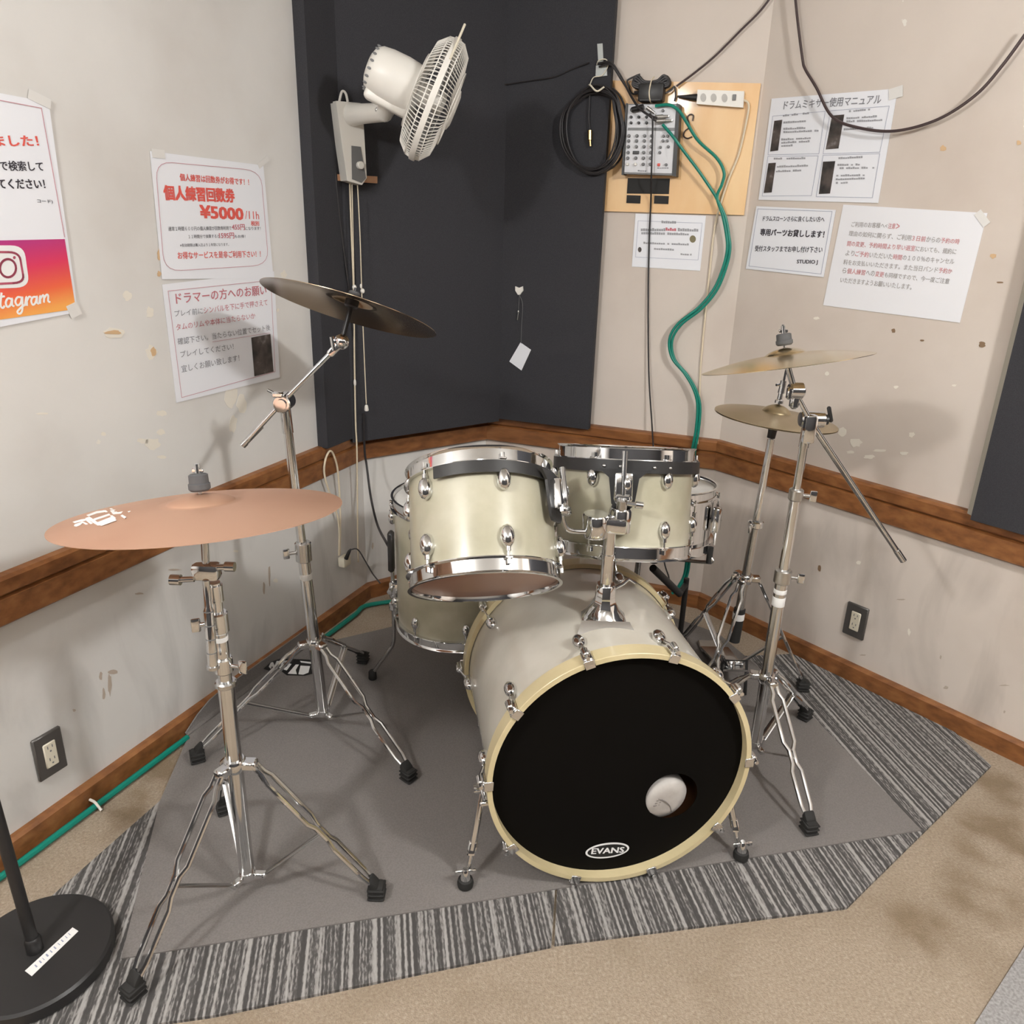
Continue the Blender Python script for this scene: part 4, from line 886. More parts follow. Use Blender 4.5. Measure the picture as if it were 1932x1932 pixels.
crp = N(ms_, 'ShaderNodeValToRGB'); e = crp.color_ramp.elements; e[0].position = 0; e[0].color = (.92, .42, .10, 1); e[1].position = 1; e[1].color = (.42, .035, .22, 1)
q = e.new(.28); q.color = (.84, .14, .06, 1); q = e.new(.6); q.color = (.70, .04, .11, 1)
L(ms_, mz_.outputs[0], crp.inputs[0]); L(ms_, crp.outputs[0], ms_.node_tree.nodes['Principled BSDF'].inputs['Base Color'])
fld = part('magenta_field', 'sunset', ig, prism([P.at(*q) for q in ((-150, 457), (122, 451), (143, 583), (-135, 622))], P.n, .0003), sm=False)
P2_ = Plane(P.p + P.n * .0006, P.n)
ico = rounded([(-49, 463), (45, 463), (56, 542), (-41, 546)], .27, 6)
part('camera_sign', 'mark_white', fld, prism([P2_.at(*q) for q in ico], P.n, .0003), sm=False)
P3_ = Plane(P.p + P.n * .0012, P.n)
M['ink_mag'] = mat('rose_line_ink', (.42, .08, .13), .5)
part('camera_sign_outline', 'ink_mag', fld, line_rect(P3_, rounded([(-40, 475), (36, 476), (46, 533), (-32, 537)], .26, 6), .0022), line_rect(P3_, [(15 + 15 * math.cos(a), 506 + 17 * math.sin(a)) for a in [2 * math.pi * i / 24 for i in range(24)]], .0022), prism([P3_.at(27 + 2.6 * math.cos(a), 486 + 3 * math.sin(a)) for a in [2 * math.pi * i / 10 for i in range(10)]], P.n, .0003), sm=False)
def script(pl, strokes_, wpx):
    g = MB()
    for s_ in strokes_: g.add(tube(smooth([pl.at(x, y) for x, y in s_], 5), wpx, 6, flat=.15, up=pl.n))
    return g
hs = [[(3, 552), (1, 575), (5, 581), (9, 577)], [(-4, 561), (9, 559)], [(21, 564), (15, 563), (11, 571), (14, 579), (20, 575), (23, 563), (23, 575), (27, 578)], [(40, 561), (33, 561), (29, 569), (33, 576), (39, 572), (42, 560), (42, 585), (37, 592), (33, 588), (40, 580), (47, 575)],
      [(47, 577), (50, 560), (51, 577)], [(51, 567), (55, 560), (59, 561)], [(68, 560), (62, 561), (59, 568), (62, 575), (67, 571), (70, 559), (70, 571), (74, 573)], [(74, 573), (76, 558), (76, 573)], [(76, 564), (81, 557), (83, 560), (83, 571)], [(83, 563), (88, 556), (91, 558), (91, 568), (95, 570)]]
script(P2_, hs, .0024).build('script_lettering', 'mark_white', fld)
script(P2_, [[(-60, 560), (-60, 585)], [(-50, 585), (-50, 570), (-40, 566), (-40, 585)], [(-15, 566), (-22, 566), (-24, 572), (-16, 578), (-20, 584), (-27, 582)]], .0024).build('script_lettering', 'mark_white', fld)
# mixer manual on the right wall
o, P = sheet('notice', PR, [(1456, 186), (1694, 167), (1657, 383), (1431, 377)], 'laminated manual sheet with four small dark photos, top of the right wall notices', tape=[(1690, 175, .04, .03, .2)])
write(o, P, 'ink_grey', [('ドラムミキサー使用マニュアル', 1478, 207, 1661, 196, 17, .012)], 'title_lettering')
for bx_ in ([(1458, 219), (1557, 210), (1545, 290), (1449, 292)], [(1567, 209), (1678, 200), (1660, 287), (1553, 290)], [(1449, 295), (1544, 294), (1531, 369), (1438, 370)], [(1553, 293), (1660, 290), (1646, 373), (1540, 371)]):
    line_rect(P, bx_, .0005).build('box_outline', 'ink_blue', o, sm=False)
for ph_ in ([(1461, 228), (1476, 226), (1468, 284), (1453, 286)], [(1570, 218), (1593, 216), (1582, 280), (1558, 282)], [(1450, 308), (1464, 307), (1456, 363), (1441, 364)], [(1553, 305), (1576, 304), (1566, 365), (1545, 366)]):
    part('photo', 'photo_dark', o, prism([P.at(*q) for q in ph_], P.n, .0004), sm=False)
bars(o, P, 'ink_print', [(1477, 220, 1527, 215, 4), (1478, 233, 1521, 230, 4), (1478, 245, 1520, 243, 4), (1478, 251, 1545, 248, 4), (1474, 265, 1530, 262, 4), (1474, 271, 1528, 268, 4), (1474, 277, 1496, 276, 4), (1598, 212, 1642, 208, 4), (1597, 225, 1655, 221, 4), (1597, 231, 1665, 228, 4), (1592, 246, 1652, 242, 4), (1460, 301, 1520, 300, 4), (1466, 316, 1525, 314, 4), (1464, 325, 1512, 323, 4), (1582, 300, 1628, 298, 4), (1580, 313, 1627, 312, 4), (1580, 319, 1650, 318, 4), (1578, 333, 1636, 332, 4), (1577, 340, 1632, 338, 4), (1577, 347, 1600, 346, 4)])
# throne parts notice
o, P = sheet('notice', PR, [(1427, 389), (1577, 396), (1554, 523), (1407, 507)], 'white laminated notice with bold black lettering left of the plain paper notice', .0035)
line_rect(P, [(1430, 394), (1570, 399), (1549, 517), (1413, 502)], .0006).build('border', 'ink_blue', o, sm=False)
write(o, P, 'ink_black', [('ドラムスローンさらに良くしたい方へ', 1439, 417, 1555, 419, 10, .02), ('専用パーツお貸しします！', 1434, 444, 1554, 449, 13, .04), ('受付スタッフまでお申し付け下さい', 1424, 474, 1551, 477, 11, .02), ('STUDIO J', 1503, 499, 1542, 500, 9, .03)], 'black_lettering')
# cancellation notice
o, P = sheet('notice', PR, [(1591, 386), (1863, 402), (1811, 609), (1553, 576)], 'large plain white paper with grey and pink lettering on the right wall', .002, 'paper_plain', tape=[(1853, 412, .045, .02, -.8)])
M['ink_faint'] = mat('faint_grey_ink', (.40, .38, .37), .7); M['ink_faint_red'] = mat('faint_pink_ink', (.62, .28, .29), .7)
K_, Q_ = 'ink_faint', 'ink_faint_red'
rows = [((1605, 428, 1697, 432), [('ご利用のお客様へ<', K_), ('注意', Q_), ('>', Q_)]),
        ((1600, 445, 1810, 461), [('理由の如何に関らず、ご利用', K_), ('３日前', Q_), ('からの', K_), ('予約の時', Q_)]),
        ((1597, 464, 1804, 480), [('間の変更、予約時間より早い退室', Q_), ('においても、規約に', K_)]),
        ((1594, 482, 1800, 499), [('より', K_), ('ご予約', Q_), ('いただいた', K_), ('時間', Q_), ('の１００％のキャンセル', K_)]),
        ((1590, 499, 1796, 517), [('料をお支払いいただきます。また当日バンド', K_), ('予約か', Q_)]),
        ((1588, 515, 1791, 536), [('ら', K_), ('個人練習', Q_), ('への', K_), ('変更', Q_), ('も同様ですので、今一度ご注意', K_)]),
        ((1584, 533, 1720, 547), [('いただきますようお願いいたします。', K_)])]
acc = {}
for (x0, y0, x1, y1), segs in rows:
    for m_, it in runs(o, P, x0, y0, x1, y1, 10, segs).items(): acc.setdefault(m_, []).extend(it)
write(o, P, K_, acc[K_], 'grey_lettering'); write(o, P, Q_, acc[Q_], 'pink_lettering')
# small notice below the mixer board
o, P = sheet('notice', PBR, [(1199, 403), (1332, 407), (1321, 511), (1192, 503)], 'small white notice under the plywood board, crossed by a black cable', .0025)
line_rect(P, [(1204, 416.5), (1325, 421), (1317, 490.5), (1199, 485)], .0005).build('border', 'ink_blue', o, sm=False)
bars(o, P, 'ink_print', [(1248, 421, 1276, 422, 5), (1209, 436, 1256, 436, 6), (1279, 436, 1318, 437, 6), (1210, 442, 1300, 444, 5), (1214, 460, 1300, 463, 4), (1234, 471, 1272, 473, 4), (1284, 481, 1300, 482, 4), (1302, 482, 1305, 482, 4)])
bars(o, P, 'ink_pink', [(1256, 435, 1276, 436, 6)], 'red_print')
M['olive'] = mat('olive_printed_picture', (.20, .17, .09), .6)
part('picture', 'olive', o, prism([P.at(1307 + 6 * math.cos(a), 451 + 7 * math.sin(a)) for a in [2 * math.pi * i / 12 for i in range(12)]], P.n, .0004), sm=False)
part('picture', 'photo_dark', o, prism([P.at(1207 + 3.5 * math.cos(a), 471 + 5 * math.sin(a)) for a in [2 * math.pi * i / 12 for i in range(12)]], P.n, .0004), sm=False)
# ------------------------------------------------------------------ plywood board with the mixer
bc = [PBR.at(x, y, .002) for x, y in ((1128, 152), (1436, 158), (1404, 406), (1118, 398))]
single('plywood_board', 'plywood', 'varnished plywood board on the wall behind the small mixer', 'board', prism(bc, nBR, .009), sm=False)
PB = Plane(PBR.p + nBR * .011, nBR)
# velcro pads
for (q4, lab) in (([(1185, 336), (1264, 337), (1262, 366), (1183, 365)], 'large black stick-on pad on the plywood below the mixer'), ([(1183, 368), (1209, 369), (1208, 384), (1182, 383)], 'left small black stick-on pad under the large pad'), ([(1235, 369), (1262, 370), (1261, 385), (1234, 384)], 'right small black stick-on pad under the large pad')):
    single('velcro_pad', 'black_rubber', lab, 'pad', prism([PB.at(*q) for q in q4], nBR, .003), sm=False)
# mixer
mxq = [(1183, 196), (1279, 196), (1271, 331), (1175, 328)]
mixh = .045; PM = Plane(PB.p + nBR * mixh, nBR)
mq = [PM.at(*q) for q in mxq]; mo = sum(mq, V((0, 0, 0))) / 4
mx = thing('audio_mixer', mo - nBR * mixh, 'small white faced audio mixer with rows of knobs on the plywood board', 'audio mixer')
part('case', 'grey_plastic', mx, prism([p - nBR * mixh + nBR * .001 for p in mq], nBR, mixh - .002), sm=False)
PF = Plane(PM.p + nBR * .001, nBR)
M['mixer_white'] = mat('white_mixer_face', (.66, .66, .68), .4)
part('face_plate', 'mixer_white', mx, prism([PM.at(*q) for q in ((1186, 198), (1276, 198), (1268, 327), (1178, 325))], nBR, .001), sm=False)
part('divider', 'grey_plastic', mx, prism([PF.at(*q) for q in ((1185, 241), (1274, 241), (1273, 247), (1184, 246))], nBR, .001), sm=False)
def side_cheek(q): part('side_cheek', 'black_plastic', mx, prism([PM.at(*p) - nBR * mixh for p in q], nBR, mixh + .004), sm=False)
side_cheek([(1277, 195), (1283, 197), (1276, 333), (1268, 332)]); side_cheek([(1184, 195), (1181, 195), (1173, 330), (1177, 330)])
kn_proto = None
def knob(x, y, m='grey_plastic', r=.0055):
    global kn_proto
    p = PF.at(x, y); e0k, e1k, _ = frame(nBR, Z)
    key = (m, r)
    if kn_proto is None: kn_proto = {}
    if key not in kn_proto:
        o = MB(lathe([(r, 0), (r * .92, .008), (r * .7, .0095), (0, .0095)], p, nBR, 10), box(p + nBR * .0098 + e0k * r * .4, (.0012, r * .8, .0008), (e1k, e0k, nBR))).build('knob', m, mx)
        o.data.transform(Matrix.Translation(wloc(mx) - p)); o.location = p - wloc(mx); kn_proto[key] = o
    else:
        o = kn_proto[key].copy(); SC.collection.objects.link(o); o.parent = mx; o.location = p - wloc(mx)
for c_, x0 in enumerate((1191, 1205.5, 1220)):
    for y_ in (221, 232): knob(x0, y_, 'black_plastic', .0048)
for c_, x0 in enumerate((1187, 1202, 1216.5, 1230)):
    for r_, y_ in enumerate((256.5, 266, 277, 288, 298.5, 310)):
        if c_ == 1 and r_ == 3: continue
        knob(x0 - r_ * .55, y_, 'white_plastic' if (r_ == 5 and c_ < 2) else 'grey_plastic')
for x_, y_ in ((1252, 257), (1260, 257), (1251, 266), (1259, 266), (1261, 277), (1245, 288), (1257, 311), (1251, 209), (1246, 278)): knob(x_, y_, 'grey_plastic', .0048)
part('red_button', 'ink_red', mx, box(PF.at(1243, 311) + nBR * .002, (.009, .009, .005), (dBR, Z, nBR), .001))
part('black_button', 'black_plastic', mx, box(PF.at(1200, 288) + nBR * .002, (.022, .010, .005), (dBR, Z, nBR), .001))
bars(mx, PF, 'ink_grey', [(1195, 323, 1220, 324, 3), (1240, 318, 1262, 318, 2), (1258, 285, 1259, 302, 2)], 'print_marks')
# plugs in the mixer
def plug(name, m, lab, pts, r, grp=None): return cable(name, m, lab, pts, r, 'plug', 4, 8, grp)
single('audio_plug', 'black_plastic', 'black connector pair at the top left of the mixer', 'plug', tube([PF.at(1194, 208) + nBR * .012, PF.at(1216, 203) + nBR * .018], .009, 10), tube([PF.at(1194, 208), PF.at(1194, 208) + nBR * .014], .007, 10), tube([PF.at(1204, 207), PF.at(1204, 207) + nBR * .018], .006, 10))
for i, (a, b) in enumerate((((1238, 222), (1262, 220)), ((1240, 230), (1268, 228)), ((1222, 204), (1236, 214)))):
    pa, pb_ = PF.at(*a) + nBR * .02, PF.at(*b) + nBR * .012
    single('audio_plug', 'steel', ('upper silver plug lying across the mixer top', 'lower silver plug lying across the mixer top', 'silver plug angled at the top middle of the mixer')[i], 'plug', tube([pa, pa.lerp(pb_, .6), pa.lerp(pb_, .62), pb_], [.0062, .0062, .0045, .004], 10), tube([pb_, pb_ - nBR * .012], .003, 8))
# power adapter bundle with folded flex
ad = PB.at(1233, 178)
apt = thing('power_adapter', ad - Z * .03, 'black power adapter with a bundle of folded flex above the mixer', 'power adapter')
part('case', 'black_plastic', apt, box(ad + nBR * .028, (.085, .050, .055), (dBR, nBR, Z), .006, 2), box(PB.at(1232, 191) + nBR * .03, (.075, .045, .014), (dBR, nBR, Z), .003))
fx = MB()
for i in range(9):
    k = i * .0045; c_ = PB.at(1231, 158) + nBR * (.02 + (i % 3) * .008) + Z * ((i // 3) * .006 - .006)
    fx.add(tube(smooth([c_ + dBR * (.058 - k * .4) + Z * .012, c_ + dBR * .02 + Z * (-.004), c_ - dBR * .02 - Z * .004, c_ - dBR * (.055 - k * .3) + Z * .014, c_ - dBR * .057 - Z * .004, c_ - dBR * .02 - Z * .014, c_ + dBR * .02 - Z * .014, c_ + dBR * .06 - Z * .006], 5, True), .0046, 6, True))
part('flex_bundle', 'black_cable', apt, fx and (fx.v, fx.f))
part('tie', 'white_cord', apt, tube(smooth([PB.at(1236, 147) + nBR * .02, PB.at(1234, 158) + nBR * .05, PB.at(1231, 178) + nBR * .056, PB.at(1232, 194) + nBR * .05, PB.at(1232, 196) + nBR * .01], 6), .0022, 6))
part('lead', 'black_cable', apt, tube(smooth([PB.at(1190, 166) + nBR * .02, PB.at(1186, 154) + nBR * .02, PB.at(1200, 146) + nBR * .02, PB.at(1210, 142) + nBR * .02], 5), .003, 6), tube(smooth([PB.at(1186, 160) + nBR * .012, PB.at(1195, 178) + nBR * .02, PB.at(1208, 178) + nBR * .028], 5), .003, 6), cyl(PB.at(1200, 178) + nBR * .028, PB.at(1212, 177) + nBR * .028, .006, 8), tube(smooth([PB.at(1258, 178) + nBR * .028, PB.at(1268, 172) + nBR * .02, PB.at(1274, 165) + nBR * .015, PB.at(1276, 182) + nBR * .012, PB.at(1274, 192) + nBR * .012], 5), .003, 6))
# power strip
ps = [PB.at(*q, .022) for q in ((1316, 169), (1404, 172), (1402, 203), (1314, 196))]
pst = thing('power_strip', sum(ps, V((0, 0, 0))) / 4 - nBR * .022, 'white three way power strip with a switch at the board top right', 'power strip')
part('body', 'white_plastic', pst, prism([p - nBR * .021 for p in ps], nBR, .021), sm=False)
PS = Plane(PB.p + nBR * .0225, nBR)
M['ivory_dim'] = mat('pale_grey_plastic', (.50, .48, .45), .5)
for cx_, cy_ in ((1327, 184), (1346.5, 184.5), (1367, 185)):
    part('outlet', 'ivory_dim', pst, prism([PS.at(cx_ + 5.5 * math.cos(a), cy_ + 8 * math.sin(a)) for a in [2 * math.pi * i / 16 for i in range(16)]], nBR, .0012), sm=False)
part('switch', 'grey_plastic', pst, box(PS.at(1385.5, 184) + nBR * .002, (.011, .018, .006), (dBR, Z, nBR), .001))
single('power_plug', 'black_plastic', 'black plug with ribbed neck in the end of the power strip', 'plug', tube([PB.at(1278, 182, .014), PB.at(1290, 183, .014), PB.at(1302, 183.5, .014), PB.at(1316, 184, .014)], [.003, .006, .009, .012], 12))
# hook on board
cable('wire_hook', 'brown_cable', 's-shaped dark wire hook on the plywood right of the mixer', [PB.at(1307, 228, .006), PB.at(1308, 218, .006), PB.at(1302, 216, .006), PB.at(1297, 222, .006), PB.at(1300, 232, .006), PB.at(1301, 240, .006), PB.at(1292, 248, .006), PB.at(1290, 257, .006), PB.at(1297, 261, .006), PB.at(1306, 258, .006)], .0022, 'hook')
# ------------------------------------------------------------------ cables on the right
PO = lambda x, y, o=.02: PB.at(x, y, o)
G1 = [PO(1236, 200, .06), PO(1262, 198, .06), PO(1280, 208, .055), PO(1295, 230, .05), PO(1317, 265, .04), PO(1352, 298, .03), PO(1366, 325, .03), PO(1362, 348, .03), PO(1353, 372, .03)]
G2 = [PO(1250, 235, .06), PO(1270, 258, .06), PO(1290, 285, .05), PO(1320, 325, .04), PO(1345, 362, .03), PO(1353, 376, .03)]
trunk = [(1353, 374), (1363, 405), (1370, 440), (1372, 470), (1364, 505), (1347, 545), (1318, 580), (1280, 610), (1263, 640), (1268, 675), (1292, 705), (1309, 735), (1316, 765), (1313, 810), (1306, 850), (1302, 905)]
def gp(x, y): return PB.at(x, y, .03)
lowr = [atY(1301, 960, 2.45), atY(1294, 1070, 2.5), atY(1281, 1105, 2.5), atY(1268, 1120, 2.5)]
cable('green_cable', 'green_cable', 'green cable curving down from the mixer right side branch', G1 + [gp(x, y) for x, y in trunk[1:]] + lowr, .0052)
cable('green_cable', 'green_cable', 'green cable running straight across the mixer, twisted with the other one below', G2 + [gp(x + 5, y + 3) for x, y in trunk[1:-1]] + [gp(1308, 905)] + [p + V((.01, 0, 0)) for p in lowr], .0050)
cable('black_cable', 'black_cable', 'thin black cable hanging straight down from the mixer past the small notice', [PF.at(1226, 214, .03), PF.at(1231, 225, .03), PF.at(1231, 260, .022), PF.at(1229, 330, .022), PB.at(1228, 380, .012), PBR.at(1225, 450, .01), PBR.at(1223, 560, .012), PBR.at(1224, 700, .02), PBR.at(1230, 800, .04), PBR.at(1234, 860, .05), PBR.at(1250, 1040, .12), PBR.at(1262, 1090, .16), PBR.at(1261, 1110, .17)], .003, k=6)
cable('white_cable', 'white_cord', 'ivory power cable hanging from the power strip down the wall corner', [PB.at(1402, 188, .012), PB.at(1412, 196, .012), PB.at(1410, 220, .010), PB.at(1394, 290, .008), PB.at(1374, 340, .008), PB.at(1358, 390, .008), PBR.at(1348, 430, .006), PBR.at(1340, 500, .006), PBR.at(1330, 600, .006), PBR.at(1322, 690, .006), PBR.at(1320, 735, .006), PBR.at(1316, 838, .034)], .0036)
# long dark cables slung over the top
cable('dark_cable', 'brown_cable', 'dark cable sagging from the ceiling across the manual sheet to the right edge', [PR.at(1499, -20, .03), PR.at(1505, 40, .03), PR.at(1514, 110, .03), PR.at(1519, 130, .03), PR.at(1540, 165, .03), PR.at(1570, 220, .03), PR.at(1620, 241, .03), PR.at(1690, 247, .03), PR.at(1770, 225, .03), PR.at(1840, 180, .03), PR.at(1890, 125, .03), PR.at(1945, 50, .03)], .0042)
cable('dark_cable', 'brown_cable', 'dark cable rising from the power adapter to the top edge of the wall', [PBR.at(1276, 163, .03), PBR.at(1310, 138, .025), PBR.at(1350, 105, .02), PBR.at(1400, 55, .02), PBR.at(1435, 20, .02), PBR.at(1465, -20, .02)], .0035)
PCf = Plane(cC + nBR * oc, nBR)
cable('black_cable', 'black_cable', 'black cable running from the coil hook across to the mixer top', [PCf.at(1128, 120, .012), PCf.at(1152, 118, .02), PBR.at(1170, 142, .06), PBR.at(1190, 180, .065), PF.at(1206, 204, .03), PF.at(1226, 218, .03), PF.at(1240, 222, .022)], .0038)
cable('black_cable', 'black_cable', 'second black cable beside it from the coil to the mixer left edge', [PCf.at(1130, 126, .016), PCf.at(1152, 122, .024), PBR.at(1172, 150, .068), PBR.at(1186, 172, .068), PF.at(1202, 200, .034), PF.at(1222, 216, .034), PF.at(1238, 229, .024)], .0032)
cable('black_cable', 'black_cable', 'faint black cable looping across the dark panel to the coil hook', [PCf.at(1112, 118, .008), PCf.at(1080, 130, .006), PCf.at(1045, 145, .006), PCf.at(1000, 152, .006), PCf.at(950, 160, .006)], .0025)
# coiled cable and its hanger
hk = thing('cable_hook', PCf.at(1132, 140), 'clear grey plastic strap hook at the panel edge holding the coiled black cable', 'hook')
M['clear_grey'] = mat('cloudy_plastic', (.42, .44, .42), .3)
part('strap', 'clear_grey', hk, prism([PCf.at(*q, .001) for q in ((1127, 83), (1137, 82), (1139, 120), (1129, 121))], nBR, .002), sm=False)
part('hook_plate', 'clear_grey', hk, prism([PCf.at(*q, .001) for q in ((1125, 124), (1145, 122), (1146, 143), (1124, 146))], nBR, .004), sm=False)
part('loop', 'ivory', hk, tube(smooth([PCf.at(1126, 122, .008), PCf.at(1130, 114, .012), PCf.at(1143, 112, .012), PCf.at(1147, 124, .008), PCf.at(1136, 142, .008), PCf.at(1120, 146, .01), PCf.at(1113, 160, .012)], 6), .0018, 6))
g = MB()
for i in range(13):
    a_o = random.uniform(-4, 4); rx_ = random.uniform(43, 60); ry_ = random.uniform(70, 84); cxp, cyp = 1118 + random.uniform(-4, 4), 245 + random.uniform(-5, 5)
    of = .012 + .006 * (i % 4)
    g.add(tube(smooth([PCf.at(cxp + rx_ * math.cos(t) + (8 if math.sin(t) < -.5 else 0), cyp + ry_ * math.sin(t), of + random.uniform(0, .006)) for t in [2 * math.pi * k / 14 for k in range(14)]], 4, True), .0033, 6, True))
coil = single('coiled_cable', 'black_cable', 'large coil of black cable hanging from the hook at the panel edge', 'cable', (g.v, g.f))
part('tie', 'ivory', coil, tube(smooth([PCf.at(1112, 165, .01), PCf.at(1113, 160, .045), PCf.at(1126, 172, .05), PCf.at(1140, 164, .045)], 5), .003, 6))
jp = thing('audio_plug', PCf.at(1113, 262, .012), 'gold jack plug hanging inside the black coil', 'plug')
part('barrel', 'brass', jp, tube([PCf.at(1113, 246, .014), PCf.at(1113, 264, .014), PCf.at(1113, 265, .014), PCf.at(1114, 276, .014)], [.0088, .0088, .0056, .0045], 14))
part('lead', 'black_cable', jp, tube(smooth([PCf.at(1113, 247, .014), PCf.at(1111, 225, .012), PCf.at(1112, 195, .012), PCf.at(1113, 172, .012)], 4), .0026, 6))
cable('black_cable', 'black_cable', 'loose black cable loop right of the coil down beside the mixer', [PBR.at(1156, 166, .05), PBR.at(1172, 185, .045), PBR.at(1181, 215, .04), PBR.at(1176, 250, .035), PBR.at(1174, 290, .03), PBR.at(1160, 312, .03), PBR.at(1142, 324, .035)], .0035)
single('audio_plug', 'white_plastic', 'pale plug hanging beside the coil at the board left edge', 'plug', tube([PBR.at(1165, 262, .04), PBR.at(1166, 285, .04)], .006, 10))
# paper tag hanging on the panel
tg = thing('hanging_tag', PCf.at(980, 600), 'white paper tag hanging by a thread from a small hook on the dark panel', 'tag')
part('hook', 'white_plastic', tg, prism([PCf.at(*q, 0) for q in ((973, 540), (980, 543), (987, 540), (988, 548), (982, 556), (978, 556), (973, 548))], nBR, .006), sm=False)
part('thread', 'grey_plastic', tg, tube(smooth([PCf.at(980, 556, .006), PCf.at(986, 575, .004), PCf.at(984, 615, .003), PCf.at(983, 648, .003)], 5), .0010, 6), tube([PCf.at(980, 556, .006), PCf.at(978, 588, .004)], .001, 6))
part('clasp', 'steel', tg, ell(PCf.at(978, 588, .005), (.004, .004, .006)), tube([PCf.at(978, 590, .005), PCf.at(976, 604, .005)], .002, 6))
tgp = part('paper', 'paper', tg, prism([PCf.at(*q, .002) for q in ((982, 646), (1002, 660), (984, 699), (961, 682))], nBR, .0006), sm=False)
# ------------------------------------------------------------------ wall fan
PBf = Plane(cL + nBL * ob, nBL)
tB = dBL
single('batten', 'batten', 'short brown wooden batten behind the foot of the wall fan', 'batten', prism([PBf.at(*q, 0) for q in ((619, 328), (709, 333), (709, 346), (619, 340))], nBL, .012), sm=False)
fan = thing('wall_fan', PBf.at(660, 270), 'white wall fan tilted down on the dark corner panel', 'fan')
PF2 = Plane(PBf.p + nBL * .065, nBL)
q_ = ((640, 192), (679, 189), (691, 340), (676, 350), (662, 346))
bkc = [PF2.at(*p) for p in ((634, 193), (684, 196), (692, 336), (683, 349), (655, 341))]
part('wall_bracket', 'white_plastic', fan, prism([p - nBL * .052 for p in bkc], nBL, .052), prism([PBf.at(*p, .012) for p in ((627, 192), (672, 196), (680, 338), (644, 340))], nBL, .03), sm=False)
part('hanger_lug', 'white_plastic', fan, tube(smooth([PBf.at(640, 192, .02), PBf.at(645, 173, .02), PBf.at(652, 176, .02), PBf.at(656, 192, .02)], 5), .004, 8))
PF3 = Plane(PF2.p + nBL * .0012, nBL)
part('control_panel', 'grey_plastic', fan, prism([PF3.at(*p) for p in ((663, 275), (680, 277), (690, 336), (682, 345), (664, 338))], nBL, .002), sm=False)
kc = PF3.at(678, 312); part('knob', 'white_plastic', fan, lathe([(.012, 0), (.0115, .014), (.009, .016), (0, .016)], kc, nBL, 20))
dpt = (MC @ (PF2.at(660, 215) - CAMP)).z
j0 = PF2.at(665, 216); j1 = atD(725, 212, dpt - .10); 
part('arm', 'white_plastic', fan, tube([j0, j0.lerp(j1, .3), j1], [.034, .029, .026], 20), ell(j1, (.027, .027, .027)))
part('arm_screw', 'steel', fan, ell(atD(711, 207, dpt - .115), (.006, .004, .006)))
GC = atD(820, 190, dpt - .20); _v = (GC - CAMP).normalized()
fa = MC.transposed() @ V((212, 112, 0)).normalized(); fa = (fa - _v * fa.dot(_v) - _v * .05).normalized(); e0f, e1f, _ = frame(fa, Z)
MC_ = GC - fa * .205
part('motor_housing', 'white_plastic', fan, lathe([(0, -.010), (.035, -.008), (.054, .0), (.064, .016), (.069, .045), (.071, .09), (.069, .12), (.064, .142), (.045, .15), (0, .151)], MC_ + fa * .012, fa, 36))
part('vent_slot', 'grey_plastic', fan, *[ell(MC_ + fa * .016 + (e0f * math.cos(a) + e1f * math.sin(a)) * .060, (.002, .006, .003), (e0f * -math.sin(a) + e1f * math.cos(a), fa, e0f)) for a in [R_(x) for x in range(20, 200, 20)]])
part('neck', 'white_plastic', fan, tube(smooth([j1, j1.lerp(MC_ + fa * .09, .35) - Z * .008, MC_ + fa * .085 - e0f * .045], 5), [.026] * 11, 16), box(MC_ + fa * .085 - e0f * .063, (.035, .06, .13), (e0f, e1f, fa), .012, 3))
GR, gh = .168, .045
part('guard_ring', 'white_plastic', fan, lathe([(GR - .002, -.008), (GR + .004, -.008), (GR + .005, 0), (GR + .004, .008), (GR - .002, .008)], GC, fa, 72, closed_prof=True))
rg, fg = MB(), MB()
NW = 84
for i in range(NW):
    a = 2 * math.pi * i / NW; d = e0f * math.cos(a) + e1f * math.sin(a)
    rg.add(tube([GC + d * GR, GC + d * (GR - .004) - fa * .022, GC + d * (GR - .028) - fa * .047, GC + d * .062 - fa * .062], .0016, 5))
    a2 = a + .22; d2 = e0f * math.cos(a2) + e1f * math.sin(a2)
    fg.add(tube([GC + d * GR, GC + d * (GR - .004) + fa * .020, GC + d * (GR - .03) + fa * .042, GC + d2 * .055 + fa * .055], .0016, 5))
for r_, h_ in ((GR - .004, -.022), (.10, -.058), (.064, -.062)): rg.add(lathe([(r_ - .0015, h_ - .0015), (r_ + .0015, h_ - .0015), (r_ + .0015, h_ + .0015), (r_ - .0015, h_ + .0015)], GC, fa, 60, closed_prof=True))
for r_, h_ in ((.10, .052), (GR - .004, .020)): fg.add(lathe([(r_ - .0015, h_ - .0015), (r_ + .0015, h_ - .0015), (r_ + .0015, h_ + .0015), (r_ - .0015, h_ + .0015)], GC, fa, 60, closed_prof=True))
rgo = rg.build('rear_guard', 'white_plastic', fan); fgo = fg.build('front_guard', 'white_plastic', fan)
part('guard_badge', 'white_plastic', fgo, lathe([(.055, 0), (.055, .006), (.04, .011), (0, .012)], GC + fa * .053, fa, 32))
M['blade'] = mat('clear_grey_blade', (.34, .34, .34), .3)
